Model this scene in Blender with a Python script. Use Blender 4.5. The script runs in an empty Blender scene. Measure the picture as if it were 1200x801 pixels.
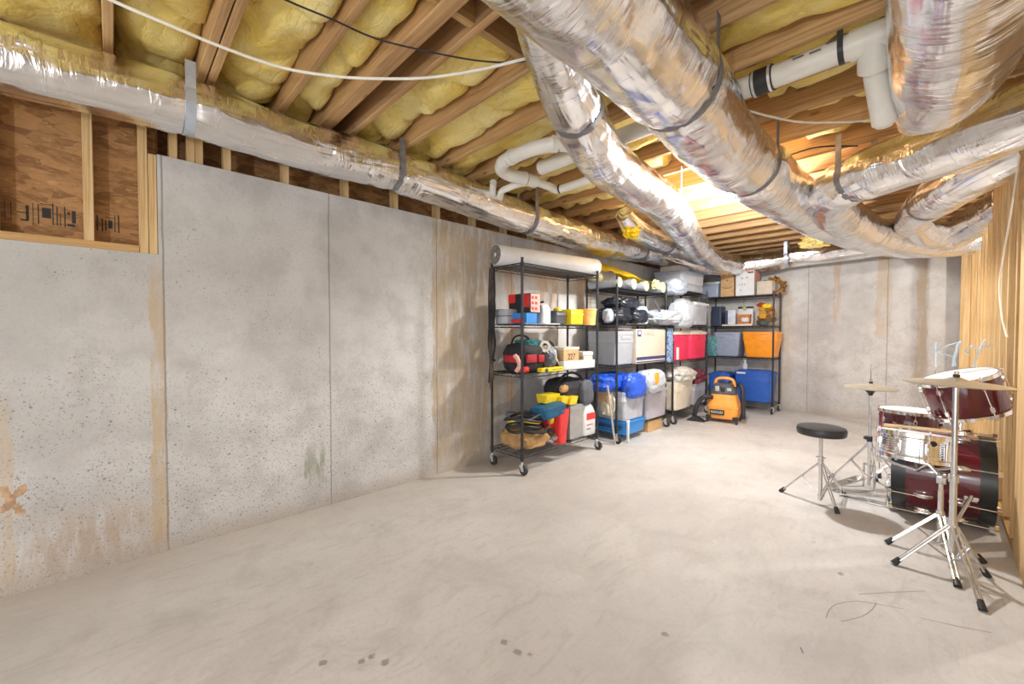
import bpy, bmesh, math, random
from mathutils import Vector, Matrix, noise
C = bpy.context.scene.collection
sc = bpy.context.scene
PI = math.pi
rnd = random.Random(7)

# ---------------------------------------------------------------- camera, light, exposure
FPX, YAW, PITCH, CAMZ = 481.4, math.radians(45.94), math.radians(-1.25), 1.25
cd = bpy.data.cameras.new('camera'); cam = bpy.data.objects.new('camera', cd); C.objects.link(cam)
cd.sensor_width = 36.0; cd.lens = FPX / 1200 * 36.0; cd.clip_start = 0.02; cd.clip_end = 100
cam.location = (0, 0, CAMZ); cam.rotation_euler = (PI / 2 + PITCH, 0, YAW)
sc.camera = cam
sc.view_settings.view_transform = 'Standard'; sc.view_settings.look = 'None'
sc.view_settings.exposure = 1.05; sc.view_settings.gamma = 1.0; sc.view_settings.use_curve_mapping = False
W = bpy.data.worlds.new('world'); sc.world = W; W.use_nodes = True
W.node_tree.nodes['Background'].inputs[0].default_value = (0.89, 0.945, 1.0, 1)
W.node_tree.nodes['Background'].inputs[1].default_value = 1.45
BULB = (-1.40, 4.05, 2.41)
def lamp(name, loc, power, rad, col):
    l = bpy.data.lights.new(name, 'POINT'); l.energy = power; l.shadow_soft_size = rad; l.color = col
    o = bpy.data.objects.new(name, l); C.objects.link(o); o.location = loc
    return o
lamp('bulb_light', (BULB[0], BULB[1], BULB[2] - 0.07), 98, 0.055, (1, 0.98, 0.95))
lamp('rear_fill_light', (0.1, -2.1, 1.45), 60, 0.10, (1.0, 0.985, 0.965))  # unseen fill lamp added behind the camera, set low to brighten the ceiling
lamp('side_room_light', (1.9, 5.6, 2.2), 85, 0.06, (1, 0.93, 0.82))

RX = Vector((math.cos(YAW), math.sin(YAW), 0))
FW = Vector((-math.sin(YAW) * math.cos(PITCH), math.cos(YAW) * math.cos(PITCH), math.sin(PITCH)))
UP = RX.cross(FW)
def P(px, py, x=None, y=None, z=None):
    """the point of the place seen at a pixel of the photograph, on a plane of the room"""
    d = FW + RX * ((px - 600) / FPX) + UP * ((400.5 - py) / FPX)
    o = Vector((0, 0, CAMZ))
    t = x / d.x if x is not None else (y / d.y if y is not None else (z - CAMZ) / d.z)
    return o + d * t

# ---------------------------------------------------------------- materials
class NT:
    def __init__(s, name):
        s.m = bpy.data.materials.new(name); s.m.use_nodes = True
        s.t = s.m.node_tree; s.b = s.t.nodes['Principled BSDF']
        s.co = s.t.nodes.new('ShaderNodeTexCoord')
    def put(s, v, sock):
        if isinstance(v, (int, float)): sock.default_value = v
        elif isinstance(v, tuple): sock.default_value = v if len(v) == 4 or sock.type == 'VECTOR' else (*v, 1)
        else: s.t.links.new(v, sock)
    def math(s, op, a, b=0.0, c=None, clamp=False):
        n = s.t.nodes.new('ShaderNodeMath'); n.operation = op; n.use_clamp = clamp
        s.put(a, n.inputs[0]); s.put(b, n.inputs[1])
        if c is not None: s.put(c, n.inputs[2])
        return n.outputs[0]
    def ramp(s, v, a, b, lo=0.0, hi=1.0):
        n = s.t.nodes.new('ShaderNodeMapRange'); n.interpolation_type = 'SMOOTHSTEP'
        s.put(v, n.inputs[0])
        for i, q in enumerate((a, b, lo, hi)): n.inputs[i + 1].default_value = q
        return n.outputs[0]
    def mapv(s, scale=(1, 1, 1), src='Object', loc=(0, 0, 0)):
        n = s.t.nodes.new('ShaderNodeMapping'); s.t.links.new(s.co.outputs[src], n.inputs[0])
        n.inputs['Scale'].default_value = scale; n.inputs['Location'].default_value = loc
        return n.outputs[0]
    def noise(s, vec, scale, detail=4, rough=0.55, dist=0.0):
        n = s.t.nodes.new('ShaderNodeTexNoise'); s.t.links.new(vec, n.inputs['Vector'])
        n.inputs['Scale'].default_value = scale; n.inputs['Detail'].default_value = detail
        n.inputs['Roughness'].default_value = rough; n.inputs['Distortion'].default_value = dist
        return n.outputs[0]
    def voro(s, vec, scale, feature='F1', out='Distance'):
        n = s.t.nodes.new('ShaderNodeTexVoronoi'); s.t.links.new(vec, n.inputs['Vector'])
        n.feature = feature; n.inputs['Scale'].default_value = scale
        return n.outputs[out]
    def mix(s, f, a, b, mode='MIX'):
        n = s.t.nodes.new('ShaderNodeMix'); n.data_type = 'RGBA'; n.blend_type = mode
        s.put(f, n.inputs[0]); s.put(a, n.inputs[6]); s.put(b, n.inputs[7])
        return n.outputs[2]
    def xyz(s, src='Object'):
        n = s.t.nodes.new('ShaderNodeSeparateXYZ'); s.t.links.new(s.co.outputs[src], n.inputs[0])
        return n.outputs
    def bump(s, h, strength=0.3, dist=0.01):
        n = s.t.nodes.new('ShaderNodeBump'); n.inputs['Strength'].default_value = strength
        n.inputs['Distance'].default_value = dist; s.t.links.new(h, n.inputs['Height'])
        s.t.links.new(n.outputs[0], s.b.inputs['Normal'])
    def done(s, col, rough=0.5, metal=0.0, **kw):
        s.put(col, s.b.inputs['Base Color']); s.put(rough, s.b.inputs['Roughness']); s.put(metal, s.b.inputs['Metallic'])
        for k, v in kw.items(): s.put(v, s.b.inputs[k])
        return s.m

def pm(name, col, rough=0.5, metal=0.0, var=0.12, scale=14, bump=0.0, **kw):
    n = NT(name); v = n.mapv()
    f = n.noise(v, scale, 3)
    dark = tuple(c * (1 - var) for c in col); lite = tuple(min(1, c * (1 + var)) for c in col)
    if bump: n.bump(n.noise(v, scale * 3, 4), bump, 0.01)
    return n.done(n.mix(n.ramp(f, 0.3, 0.7), dark, lite), rough, metal, **kw)

def wood(name, axis, light, dark, rough=0.65):
    n = NT(name); sc_ = [26, 26, 26]; sc_['xyz'.index(axis)] = 1.2
    v = n.mapv(tuple(sc_)); g = n.noise(v, 1.0, 5, 0.6, 0.6)
    s2 = [60, 60, 60]; s2['xyz'.index(axis)] = 3.0
    fine = n.noise(n.mapv(tuple(s2)), 1.0, 3)
    blot = n.noise(n.mapv((1.3, 1.3, 1.3)), 1.0, 2)
    f = n.math('ADD', n.math('MULTIPLY', g, 0.7), n.math('ADD', n.math('MULTIPLY', fine, 0.2), n.math('MULTIPLY', blot, 0.25)))
    ks = [7, 7, 7]; ks['xyz'.index(axis)] = 2.6
    k = n.voro(n.mapv(tuple(ks)), 1.0)
    knot = n.ramp(k, 0.05, 0.11, 1, 0)
    c = n.mix(n.ramp(f, 0.4, 0.78), light, dark)
    c = n.mix(n.math('MULTIPLY', knot, 0.65), c, tuple(q * 0.35 for q in dark))
    oi = n.t.nodes.new('ShaderNodeObjectInfo')
    c = n.mix(n.ramp(oi.outputs['Random'], 0, 1, 0, 0.45), c, dark)
    gr = n.noise(n.mapv(tuple(q * 2.2 if q > 2 else q for q in sc_)), 1.0, 4, 0.65, 1.0)
    c = n.mix(n.math('MULTIPLY', n.ramp(gr, 0.52, 0.66), 0.55), c, tuple(q * 0.6 for q in dark))
    n.bump(g, 0.15, 0.004)
    return n.done(c, rough)

M = {}
M['joist'] = wood('joist_lumber', 'x', (0.74, 0.475, 0.23), (0.40, 0.22, 0.088))
M['stud'] = wood('stud_lumber', 'z', (0.76, 0.56, 0.30), (0.55, 0.34, 0.14))
M['plate'] = wood('plate_lumber', 'y', (0.62, 0.39, 0.16), (0.38, 0.21, 0.075))
M['deck'] = wood('deck_board', 'y', (0.52, 0.35, 0.17), (0.32, 0.19, 0.08))

def osb():
    n = NT('strand_board')
    a = n.noise(n.mapv((14, 14, 40)), 1.0, 4, 0.6, 1.2); b = n.voro(n.mapv((10, 12, 34)), 1.0, 'F1', 'Color')
    sp = n.t.nodes.new('ShaderNodeSeparateColor'); n.t.links.new(b, sp.inputs[0])
    f = n.math('ADD', n.math('MULTIPLY', a, 0.7), n.math('MULTIPLY', sp.outputs[0], 0.35))
    c = n.mix(n.ramp(f, 0.3, 0.75), (0.46, 0.25, 0.10), (0.24, 0.115, 0.042))
    fl = n.noise(n.mapv((8, 12, 60)), 1.0, 2, 0.5, 2.0)
    c = n.mix(n.math('MULTIPLY', n.ramp(fl, 0.62, 0.7), 0.5), c, (0.68, 0.42, 0.18))
    n.bump(f, 0.2, 0.004)
    return n.done(c, 0.7)
M['osb'] = osb()

def concrete(name, axis, first, stains, seed):
    """poured wall: form seams every 3 ft along the axis, pits, rust runs below ties"""
    n = NT(name); x, y, z = n.xyz(); u = x if axis == 'x' else y
    v = n.mapv(loc=(seed, 0, 0))
    big = n.noise(v, 0.9, 4, 0.6); mid = n.noise(v, 5, 5, 0.65); fine = n.noise(v, 60, 3, 0.7)
    c = n.mix(n.ramp(big, 0.3, 0.7), (0.50, 0.487, 0.475), (0.68, 0.67, 0.66))
    c = n.mix(n.math('MULTIPLY', n.ramp(mid, 0.4, 0.72), 0.55), c, (0.385, 0.37, 0.355))
    c = n.mix(n.math('MULTIPLY', n.ramp(fine, 0.45, 0.8), 0.35), c, (0.34, 0.325, 0.31))
    cl = n.noise(v, 2.2, 3, 0.6)
    low = n.ramp(z, 0.25, 1.5, 0.19, 0.0)
    # pits in two sizes
    for s_, r_, thr in ((19, 0.15, 0.62), (48, 0.24, 0.55), (85, 0.28, 0.52)):
        d = n.voro(v, s_); nn = n.noise(v, s_ * 0.35, 2)
        msk = n.math('MULTIPLY', n.ramp(d, r_ * 0.55, r_, 1, 0), n.ramp(n.math('ADD', nn, low), thr, thr + 0.06))
        msk = n.math('MULTIPLY', msk, n.ramp(n.math('ADD', cl, low), 0.42, 0.6))
        c = n.mix(n.math('MULTIPLY', msk, 0.68), c, (0.15, 0.14, 0.125))
    wob = n.math('MULTIPLY', n.math('SUBTRACT', mid, 0.5), 0.012)
    q = n.math('DIVIDE', n.math('SUBTRACT', n.math('ADD', u, wob), first), 0.914)
    fr = n.math('ABSOLUTE', n.math('SUBTRACT', n.math('FRACT', n.math('ADD', q, 100.5)), 0.5))
    seam = n.ramp(n.math('MULTIPLY', fr, 0.914), 0.0015, 0.007, 1, 0)
    for (u0, hw, z0, z1, col, st) in stains:
        edge = n.noise(n.mapv((14, 14, 3.5), loc=(u0, 0, 0)), 1.0, 5, 0.7)
        du = n.math('ABSOLUTE', n.math('SUBTRACT', n.math('ADD', u, n.math('MULTIPLY', n.math('SUBTRACT', edge, 0.5), hw * 1.6)), u0))
        m_ = n.ramp(du, hw * 0.55, hw * (0.75 if hw < 0.15 else 1.1), 1, 0)
        m_ = n.math('MULTIPLY', m_, n.math('MULTIPLY', n.ramp(z, z0 - 0.12, z0 + 0.12), n.ramp(z, z1 - 0.12, z1 + 0.12, 1, 0)))
        m_ = n.math('MULTIPLY', m_, n.ramp(n.noise(n.mapv((6, 6, 1.2), loc=(u0, 1, 2)), 2.2, 6, 0.7), 0.34, 0.56))
        c = n.mix(n.math('MULTIPLY', m_, st), c, col)
    c = n.mix(n.math('MULTIPLY', seam, 0.62), c, (0.17, 0.15, 0.13))
    # dirty foot of the wall
    c = n.mix(n.math('MULTIPLY', n.ramp(n.math('ADD', z, n.math('MULTIPLY', mid, 0.12)), 0.05, 0.22, 1, 0), 0.55), c, (0.36, 0.29, 0.225))
    h = n.math('SUBTRACT', n.math('MULTIPLY', mid, 0.6), n.math('MULTIPLY', seam, 0.6))
    n.bump(n.math('ADD', h, n.math('MULTIPLY', fine, 0.3)), 0.25, 0.01)
    return n.done(c, 0.85)
RUST = (0.50, 0.27, 0.11); TAN = (0.50, 0.36, 0.20)
M['wall_l'] = concrete('concrete_side', 'y', 0.205, [
    (0.175, 0.055, 0.0, 1.6, (0.50, 0.37, 0.21), 0.72), (-0.39, 0.05, 0.0, 0.9, (0.55, 0.38, 0.18), 0.4),
    (2.06, 0.11, 0.1, 2.25, (0.44, 0.33, 0.20), 0.75), (2.42, 0.36, 0.0, 2.3, (0.44, 0.34, 0.22), 0.8), (2.92, 0.10, 0.5, 2.3, RUST, 0.55),
    (3.5, 0.22, 1.3, 2.4, RUST, 0.45), (4.2, 0.2, 1.5, 2.4, RUST, 0.5), (-0.1, 0.30, 0.02, 0.32, (0.42, 0.31, 0.22), 0.7),
    (1.02, 0.10, 0.2, 0.42, (0.27, 0.29, 0.21), 0.85), ], 3.0)
M['wall_b'] = concrete('concrete_rear', 'x', -1.395, [
    (-1.05, 0.06, 1.4, 2.3, RUST, 0.45), (-0.52, 0.12, 1.2, 2.4, TAN, 0.5), (-0.14, 0.08, 0.6, 2.4, TAN, 0.6), (-1.75, 0.16, 0.2, 2.2, TAN, 0.35)], 11.0)

def floor_mat():
    n = NT('slab_concrete'); v = n.mapv()
    big = n.noise(v, 0.55, 4, 0.6, 0.4); mid = n.noise(n.mapv((1, 1, 1)), 2.6, 6, 0.65, 0.8); fine = n.noise(v, 45, 3, 0.7)
    x, y, z = n.xyz()
    c = n.mix(n.ramp(big, 0.32, 0.68), (0.55, 0.537, 0.52), (0.69, 0.68, 0.67))
    c = n.mix(n.math('MULTIPLY', n.ramp(mid, 0.42, 0.72), 0.5), c, (0.47, 0.455, 0.435))
    c = n.mix(n.math('MULTIPLY', n.ramp(fine, 0.45, 0.8), 0.3), c, (0.40, 0.385, 0.37))
    st = n.noise(n.mapv((5.5, 1.6, 1)), 2.2, 6, 0.72, 1.5)
    c = n.mix(n.math('MULTIPLY', n.ramp(st, 0.50, 0.68), 0.45), c, (0.46, 0.44, 0.41))
    c = n.mix(n.math('MULTIPLY', n.ramp(st, 0.42, 0.30), 0.35), c, (0.76, 0.75, 0.74))
    d = n.math('ADD', x, n.math('MULTIPLY', n.math('SUBTRACT', mid, 0.5), 0.5))
    c = n.mix(n.math('MULTIPLY', n.ramp(d, -3.05, -2.5, 1, 0), 0.35), c, (0.50, 0.42, 0.34))
    sp = n.math('MULTIPLY', n.ramp(n.voro(v, 3.1), 0.05, 0.09, 1, 0), n.ramp(n.noise(v, 1.7, 2), 0.56, 0.62))
    c = n.mix(n.math('MULTIPLY', sp, 0.5), c, (0.22, 0.21, 0.185))
    for (qx, qy) in ((435, 770), (452, 776), (378, 776), (590, 752), (606, 764), (621, 766), (424, 774), (780, 742), (985, 672)):
        w = P(qx, qy, z=0); dx = n.math('SUBTRACT', x, w.x); dy = n.math('SUBTRACT', y, w.y)
        r_ = n.math('SQRT', n.math('ADD', n.math('MULTIPLY', dx, dx), n.math('MULTIPLY', dy, dy)))
        r_ = n.math('ADD', r_, n.math('MULTIPLY', n.math('SUBTRACT', n.noise(v, 30, 3), 0.5), 0.05))
        c = n.mix(n.math('MULTIPLY', n.ramp(r_, 0.006, 0.02, 1, 0), 0.7), c, (0.20, 0.19, 0.165))
    n.bump(n.math('ADD', n.math('MULTIPLY', mid, 0.5), n.math('MULTIPLY', fine, 0.2)), 0.12, 0.01)
    return n.done(c, n.ramp(mid, 0.3, 0.7, 0.5, 0.68))
M['floor'] = floor_mat()

def foil(name, tint=(0.90, 0.90, 0.91)):
    n = NT(name)
    lon = n.noise(n.mapv((1.6, 13, 1), 'UV'), 1.0, 2, 0.5, 0.6)      # pleats along the duct
    rib = n.noise(n.mapv((24, 4, 1), 'UV'), 1.0, 3, 0.55, 1.0)       # wrinkles round it
    fac = n.voro(n.mapv((13, 13, 1), 'UV'), 1.0)
    msk = n.ramp(n.noise(n.mapv((2.0, 3.2, 1), 'UV'), 1.0, 2), 0.42, 0.62, 0.06, 1.0)
    h = n.math('MULTIPLY', msk, n.math('ADD', n.math('MULTIPLY', rib, 0.75), n.math('MULTIPLY', fac, 0.45)))
    h = n.math('ADD', h, n.math('MULTIPLY', lon, 0.6))
    n.bump(h, 0.62, 0.034)
    return n.done(n.mix(n.ramp(lon, 0.35, 0.7), tint, tuple(q * 0.9 for q in tint)), n.ramp(rib, 0.3, 0.7, 0.17, 0.28), 1.0)
M['foil'] = foil('duct_foil')

def insul():
    n = NT('glass_wool'); v = n.mapv()
    a = n.noise(v, 3.0, 5, 0.65, 0.5); b = n.noise(v, 18, 5, 0.7); c0 = n.noise(v, 1.1, 2)
    c = n.mix(n.ramp(a, 0.35, 0.7), (0.92, 0.69, 0.14), (0.94, 0.81, 0.36))
    c = n.mix(n.math('MULTIPLY', n.ramp(b, 0.5, 0.8), 0.5), c, (0.76, 0.53, 0.10))
    c = n.mix(n.math('MULTIPLY', n.ramp(c0, 0.5, 0.75), 0.5), c, (0.92, 0.81, 0.45))
    fold = n.math('ABSOLUTE', n.math('SUBTRACT', n.noise(n.mapv((2.2, 4, 4)), 1.6, 3, 0.6, 1.2), 0.5))
    c = n.mix(n.math('MULTIPLY', n.ramp(fold, 0.0, 0.03, 1, 0), 0.22), c, (0.50, 0.32, 0.06))
    fib = n.noise(n.mapv((60, 14, 14)), 1.0, 5, 0.75, 2.0)
    c = n.mix(n.math('MULTIPLY', n.ramp(fib, 0.5, 0.75), 0.4), c, (0.93, 0.84, 0.48))
    n.bump(n.math('ADD', n.math('ADD', a, n.math('MULTIPLY', b, 0.5)), n.math('ADD', n.math('MULTIPLY', fib, 0.3), n.math('MULTIPLY', n.ramp(fold, 0, 0.1), 0.15))), 0.55, 0.03)
    return n.done(c, 0.95)
M['insul'] = insul()

M['pvc'] = pm('pvc_white', (0.80, 0.78, 0.72), 0.35, var=0.05, scale=5)
M['pvc_print'] = pm('pvc_print', (0.12, 0.12, 0.13), 0.6)
M['rubber'] = pm('black_rubber', (0.025, 0.025, 0.028), 0.5, var=0.3)
M['steel'] = pm('clamp_steel', (0.72, 0.72, 0.72), 0.35, 0.6, var=0.08)
M['strap'] = pm('strap_grey', (0.22, 0.22, 0.235), 0.5, 0.2, var=0.2)
M['strap_silver'] = pm('strap_silver', (0.52, 0.58, 0.68), 0.4, 0.4, var=0.1)
M['cable_w'] = pm('cable_white', (0.86, 0.83, 0.74), 0.45, var=0.04)
M['cable_k'] = pm('cable_black', (0.03, 0.03, 0.035), 0.5)
M['wire'] = pm('epoxy_black_wire', (0.028, 0.029, 0.034), 0.35, 0.3, var=0.2)
M['chrome'] = pm('chrome', (0.82, 0.82, 0.83), 0.12, 1.0, var=0.03)
M['satin'] = pm('satin_chrome', (0.70, 0.70, 0.70), 0.25, 1.0, var=0.06)
M['tyre'] = pm('caster_tyre', (0.03, 0.03, 0.03), 0.55, var=0.3)
M['black'] = pm('black_plastic', (0.025, 0.026, 0.03), 0.45, var=0.25)
M['dark'] = pm('charcoal_plastic', (0.07, 0.072, 0.08), 0.5, var=0.2)
M['red'] = pm('red_plastic', (0.72, 0.035, 0.035), 0.35, var=0.08)
M['crimson'] = pm('crimson_tote', (0.80, 0.025, 0.10), 0.4, var=0.08)
M['cream'] = pm('cream_plastic', (0.68, 0.62, 0.51), 0.45, var=0.06)
M['yellow'] = pm('yellow_plastic', (0.88, 0.66, 0.02), 0.4, var=0.06)
M['orange'] = pm('orange_plastic', (0.93, 0.33, 0.015), 0.38, var=0.06)
M['orange_vac'] = pm('orange_vacuum', (0.90, 0.36, 0.06), 0.4, var=0.06)
M['blue'] = pm('blue_plastic', (0.025, 0.12, 0.52), 0.4, var=0.08)
M['azure'] = pm('azure_plastic', (0.03, 0.25, 0.68), 0.4, var=0.06)
M['sky'] = pm('light_blue_plastic', (0.22, 0.50, 0.85), 0.4, var=0.06)
M['teal'] = pm('teal_cloth', (0.012, 0.10, 0.20), 0.75, var=0.25, bump=0.3)
M['grey_tote'] = pm('grey_tote', (0.36, 0.385, 0.43), 0.5, var=0.05)
M['blue_grey'] = pm('blue_grey_tote', (0.30, 0.35, 0.47), 0.45, var=0.06)
M['lavender'] = pm('lavender_grey_tote', (0.43, 0.42, 0.47), 0.45, var=0.06)
M['clear'] = pm('cloudy_plastic', (0.43, 0.45, 0.50), 0.3, var=0.15, scale=9)
M['white'] = pm('white_plastic', (0.74, 0.75, 0.77), 0.4, var=0.04)
M['paper'] = pm('white_paper', (0.74, 0.74, 0.75), 0.7, var=0.04)
M['silver_pl'] = pm('silver_grey_plastic', (0.62, 0.65, 0.70), 0.4, var=0.06)
M['card'] = pm('cardboard', (0.58, 0.37, 0.18), 0.8, var=0.1)
M['card_pale'] = pm('pale_cardboard', (0.62, 0.54, 0.44), 0.8, var=0.06)
M['kraft'] = pm('kraft_paper', (0.44, 0.26, 0.11), 0.8, var=0.2, bump=0.4)
M['navy'] = pm('navy_print', (0.04, 0.05, 0.16), 0.6)
M['ink'] = pm('black_ink', (0.02, 0.02, 0.022), 0.6)
M['pink'] = pm('pink_print', (0.78, 0.42, 0.36), 0.6, var=0.15, scale=40)
M['grey_card'] = pm('grey_case', (0.32, 0.325, 0.32), 0.55, var=0.06)
M['bag_black'] = pm('black_bag_film', (0.018, 0.022, 0.032), 0.25, var=0.4, bump=0.5)
M['bag_white'] = pm('white_bag_film', (0.48, 0.52, 0.58), 0.35, var=0.06, bump=0.5)
M['bag_blue'] = pm('blue_bag_film', (0.02, 0.10, 0.62), 0.3, var=0.2, bump=0.5)
M['film'] = pm('wrap_film', (0.40, 0.45, 0.53), 0.3, var=0.12, bump=0.6)
M['cloth_grey'] = pm('patterned_fabric', (0.60, 0.58, 0.54), 0.9, var=0.3, scale=30, bump=0.4)
M['maroon_cloth'] = pm('maroon_fabric', (0.17, 0.03, 0.05), 0.85, var=0.3, bump=0.4)
M['black_cloth'] = pm('black_canvas', (0.02, 0.02, 0.024), 0.75, var=0.3, bump=0.4)
M['grey_cloth'] = pm('grey_canvas', (0.10, 0.11, 0.135), 0.8, var=0.2, bump=0.3)
M['brown_cloth'] = pm('brown_fabric', (0.12, 0.085, 0.065), 0.85, var=0.4, bump=0.5)
M['mauve_cloth'] = pm('mauve_fabric', (0.36, 0.29, 0.28), 0.85, var=0.2, bump=0.5)
M['felt'] = pm('carpet_pad_edge', (0.20, 0.175, 0.155), 0.95, var=0.35, scale=60)
M['pale_roll'] = pm('cream_foam', (0.50, 0.48, 0.27), 0.7, var=0.08)
M['straw'] = pm('dry_leaf', (0.30, 0.14, 0.04), 0.85, var=0.4)
M['red_leaf'] = pm('red_leaf', (0.42, 0.06, 0.03), 0.8, var=0.3)
M['gold'] = pm('golden_petal', (0.70, 0.38, 0.05), 0.8, var=0.2)
M['green'] = pm('dark_green_glaze', (0.05, 0.09, 0.08), 0.4, var=0.2)
M['teal_box'] = pm('teal_print', (0.10, 0.27, 0.30), 0.6, var=0.5, scale=40)
M['pattern_blue'] = pm('blue_pattern_print', (0.22, 0.33, 0.52), 0.6, var=0.8, scale=45)
M['maroon'] = pm('maroon_lacquer', (0.105, 0.008, 0.016), 0.12, var=0.25, scale=5, **{'Coat Weight': 0.6})
M['drumhead'] = pm('drum_skin', (0.86, 0.88, 0.92), 0.45, var=0.03)
M['hoop'] = pm('bass_hoop_black', (0.02, 0.021, 0.022), 0.35, var=0.15)
M['brass'] = pm('cymbal_bronze', (0.74, 0.69, 0.57), 0.38, 0.8, var=0.08, scale=30)
M['vinyl'] = pm('black_vinyl', (0.03, 0.032, 0.035), 0.38, var=0.15)
M['stick'] = pm('drumstick_hickory', (0.68, 0.50, 0.28), 0.5, var=0.1)
M['ice'] = pm('ice_blue_plastic', (0.60, 0.76, 0.90), 0.3, var=0.05)
M['porcelain'] = pm('porcelain', (0.85, 0.84, 0.80), 0.3, var=0.03)
gl = NT('lit_glass'); gl.done((1, 1, 1), 0.3, **{'Emission Color': (1, 0.95, 0.88), 'Emission Strength': 25.0}); M['bulb'] = gl.m
M['scuff'] = pm('scuff_black', (0.22, 0.215, 0.21), 0.8)
M['spray'] = pm('orange_spray', (0.50, 0.33, 0.20), 0.85, var=0.25, scale=30)

# ---------------------------------------------------------------- mesh builder
class MB:
    def __init__(s): s.bm = bmesh.new(); s.uv = None
    def _cap(s, ring, flip=False):
        try: s.bm.faces.new(ring if not flip else ring[::-1])
        except ValueError: pass
    def hull(s, pts, faces):
        v = [s.bm.verts.new(p) for p in pts]
        for f in faces: s.bm.faces.new([v[i] for i in f])
        return v
    def box(s, lo, hi, bev=0.0, mat=None, seg=2):
        x0, y0, z0 = lo; x1, y1, z1 = hi
        pts = [(x0, y0, z0), (x1, y0, z0), (x1, y1, z0), (x0, y1, z0), (x0, y0, z1), (x1, y0, z1), (x1, y1, z1), (x0, y1, z1)]
        if mat is not None: pts = [mat @ Vector(q) for q in pts]
        v = s.hull(pts, [(3, 2, 1, 0), (4, 5, 6, 7), (0, 1, 5, 4), (1, 2, 6, 5), (2, 3, 7, 6), (3, 0, 4, 7)])
        if bev:
            e = list({e for q in v for e in q.link_edges})
            bmesh.ops.bevel(s.bm, geom=e, offset=bev, segments=seg, profile=0.5, affect='EDGES', clamp_overlap=True)
        return s
    def rings(s, rs, cap=True, closed=False):
        R = [[s.bm.verts.new(p) for p in r] for r in rs]; n = len(R[0])
        pairs = list(zip(R, R[1:])) + ([(R[-1], R[0])] if closed else [])
        for a, b in pairs:
            for i in range(n): s.bm.faces.new((a[i], a[(i + 1) % n], b[(i + 1) % n], b[i]))
        if cap and not closed: s._cap(R[0], True); s._cap(R[-1])
        return R
    def tube(s, pts, r, n=10, cap=True, closed=False, fn=None):
        pts = [Vector(p) for p in pts]; rs = r if isinstance(r, (list, tuple)) else [r] * len(pts)
        N = len(pts); T = []
        for i in range(N):
            a = pts[(i - 1) % N] if (i or closed) else pts[i]; b = pts[(i + 1) % N] if (i < N - 1 or closed) else pts[i]
            T.append((b - a).normalized())
        up = Vector((0, 0, 1)) if abs(T[0].z) < 0.9 else Vector((1, 0, 0))
        nx = T[0].cross(up).normalized(); out = []; fr = []
        for i in range(N):
            nx = (nx - T[i] * nx.dot(T[i])).normalized(); ny = T[i].cross(nx)
            fr.append((nx.copy(), ny))
            out.append([pts[i] + (nx * math.cos(2 * PI * k / n) + ny * math.sin(2 * PI * k / n)) * (rs[i] if fn is None else fn(i, k, rs[i])) for k in range(n)])
        return s.rings(out, cap, closed)
    def cyl(s, a, b, r, r2=None, n=20):
        s.tube([a, b], [r, r if r2 is None else r2], n); return s
    def lathe(s, prof, n=32, mat=None, cap=True):
        """prof: (r, z) pairs from bottom to top round local z"""
        rs = []
        for r, z in prof:
            ring = [Vector((max(r, 1e-4) * math.cos(2 * PI * k / n), max(r, 1e-4) * math.sin(2 * PI * k / n), z)) for k in range(n)]
            rs.append([mat @ q for q in ring] if mat is not None else ring)
        s.rings(rs, cap); return s
    def loft(s, secs, cap=True, mat=None, k=5):
        """rounded rectangles (z, hx, hy, radius, cx, cy) stacked along z"""
        rs = []
        for q in secs:
            z, hx, hy, r = q[:4]; cx, cy = (q[4], q[5]) if len(q) > 4 else (0, 0); r = min(r, hx, hy); ring = []
            for (sx, sy, a0) in ((1, 1, 0), (-1, 1, PI / 2), (-1, -1, PI), (1, -1, 1.5 * PI)):
                for i in range(k + 1):
                    a = a0 + PI / 2 * i / k
                    ring.append(Vector((cx + sx * (hx - r) + r * math.cos(a), cy + sy * (hy - r) + r * math.sin(a), z)))
            rs.append([mat @ p for p in ring] if mat is not None else ring)
        s.rings(rs, cap); return s
    def blob(s, c, size, seed=0, amp=0.12, pw=2.6, n=64, m=36, freq=2.2, flat=0.0, mat=None):
        """a soft, rumpled, rounded mass"""
        c = Vector(c); hx, hy, hz = (q / 2 for q in size)
        f = lambda t: math.copysign(abs(t) ** (2 / pw), t)
        rs = []
        for j in range(m + 1):
            b = -PI / 2 + PI * j / m; b = max(-PI / 2 + 0.02, min(PI / 2 - 0.02, b)); ring = []
            for i in range(n):
                a = 2 * PI * i / n
                p = Vector((f(math.cos(b)) * f(math.cos(a)), f(math.cos(b)) * f(math.sin(a)), f(math.sin(b))))
                q = p * freq + Vector((seed * 3.1, seed * 1.7, seed))
                d = 1 + amp * (noise.noise(q) + 0.9 * (0.5 - abs(noise.noise(q * 1.9))) + 0.5 * (0.4 - abs(noise.noise(q * 4.1))) + 0.25 * noise.noise(q * 8) - 0.3)
                w = Vector((p.x * hx * d, p.y * hy * d, p.z * hz * d))
                if w.z < -hz * (1 - flat): w.z = -hz * (1 - flat)
                ring.append(c + (mat @ w if mat is not None else w))
            rs.append(ring)
        s.rings(rs); return s
    def prism(s, poly, axis, lo, hi):
        """a polygon of the other two axes pushed along one axis"""
        def w(p, t): return {'x': (t, p[0], p[1]), 'y': (p[0], t, p[1]), 'z': (p[0], p[1], t)}[axis]
        a = [s.bm.verts.new(w(p, lo)) for p in poly]; b = [s.bm.verts.new(w(p, hi)) for p in poly]; n = len(poly)
        s.bm.faces.new(a[::-1]); s.bm.faces.new(b)
        for i in range(n): s.bm.faces.new((a[i], a[(i + 1) % n], b[(i + 1) % n], b[i]))
        return s
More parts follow.
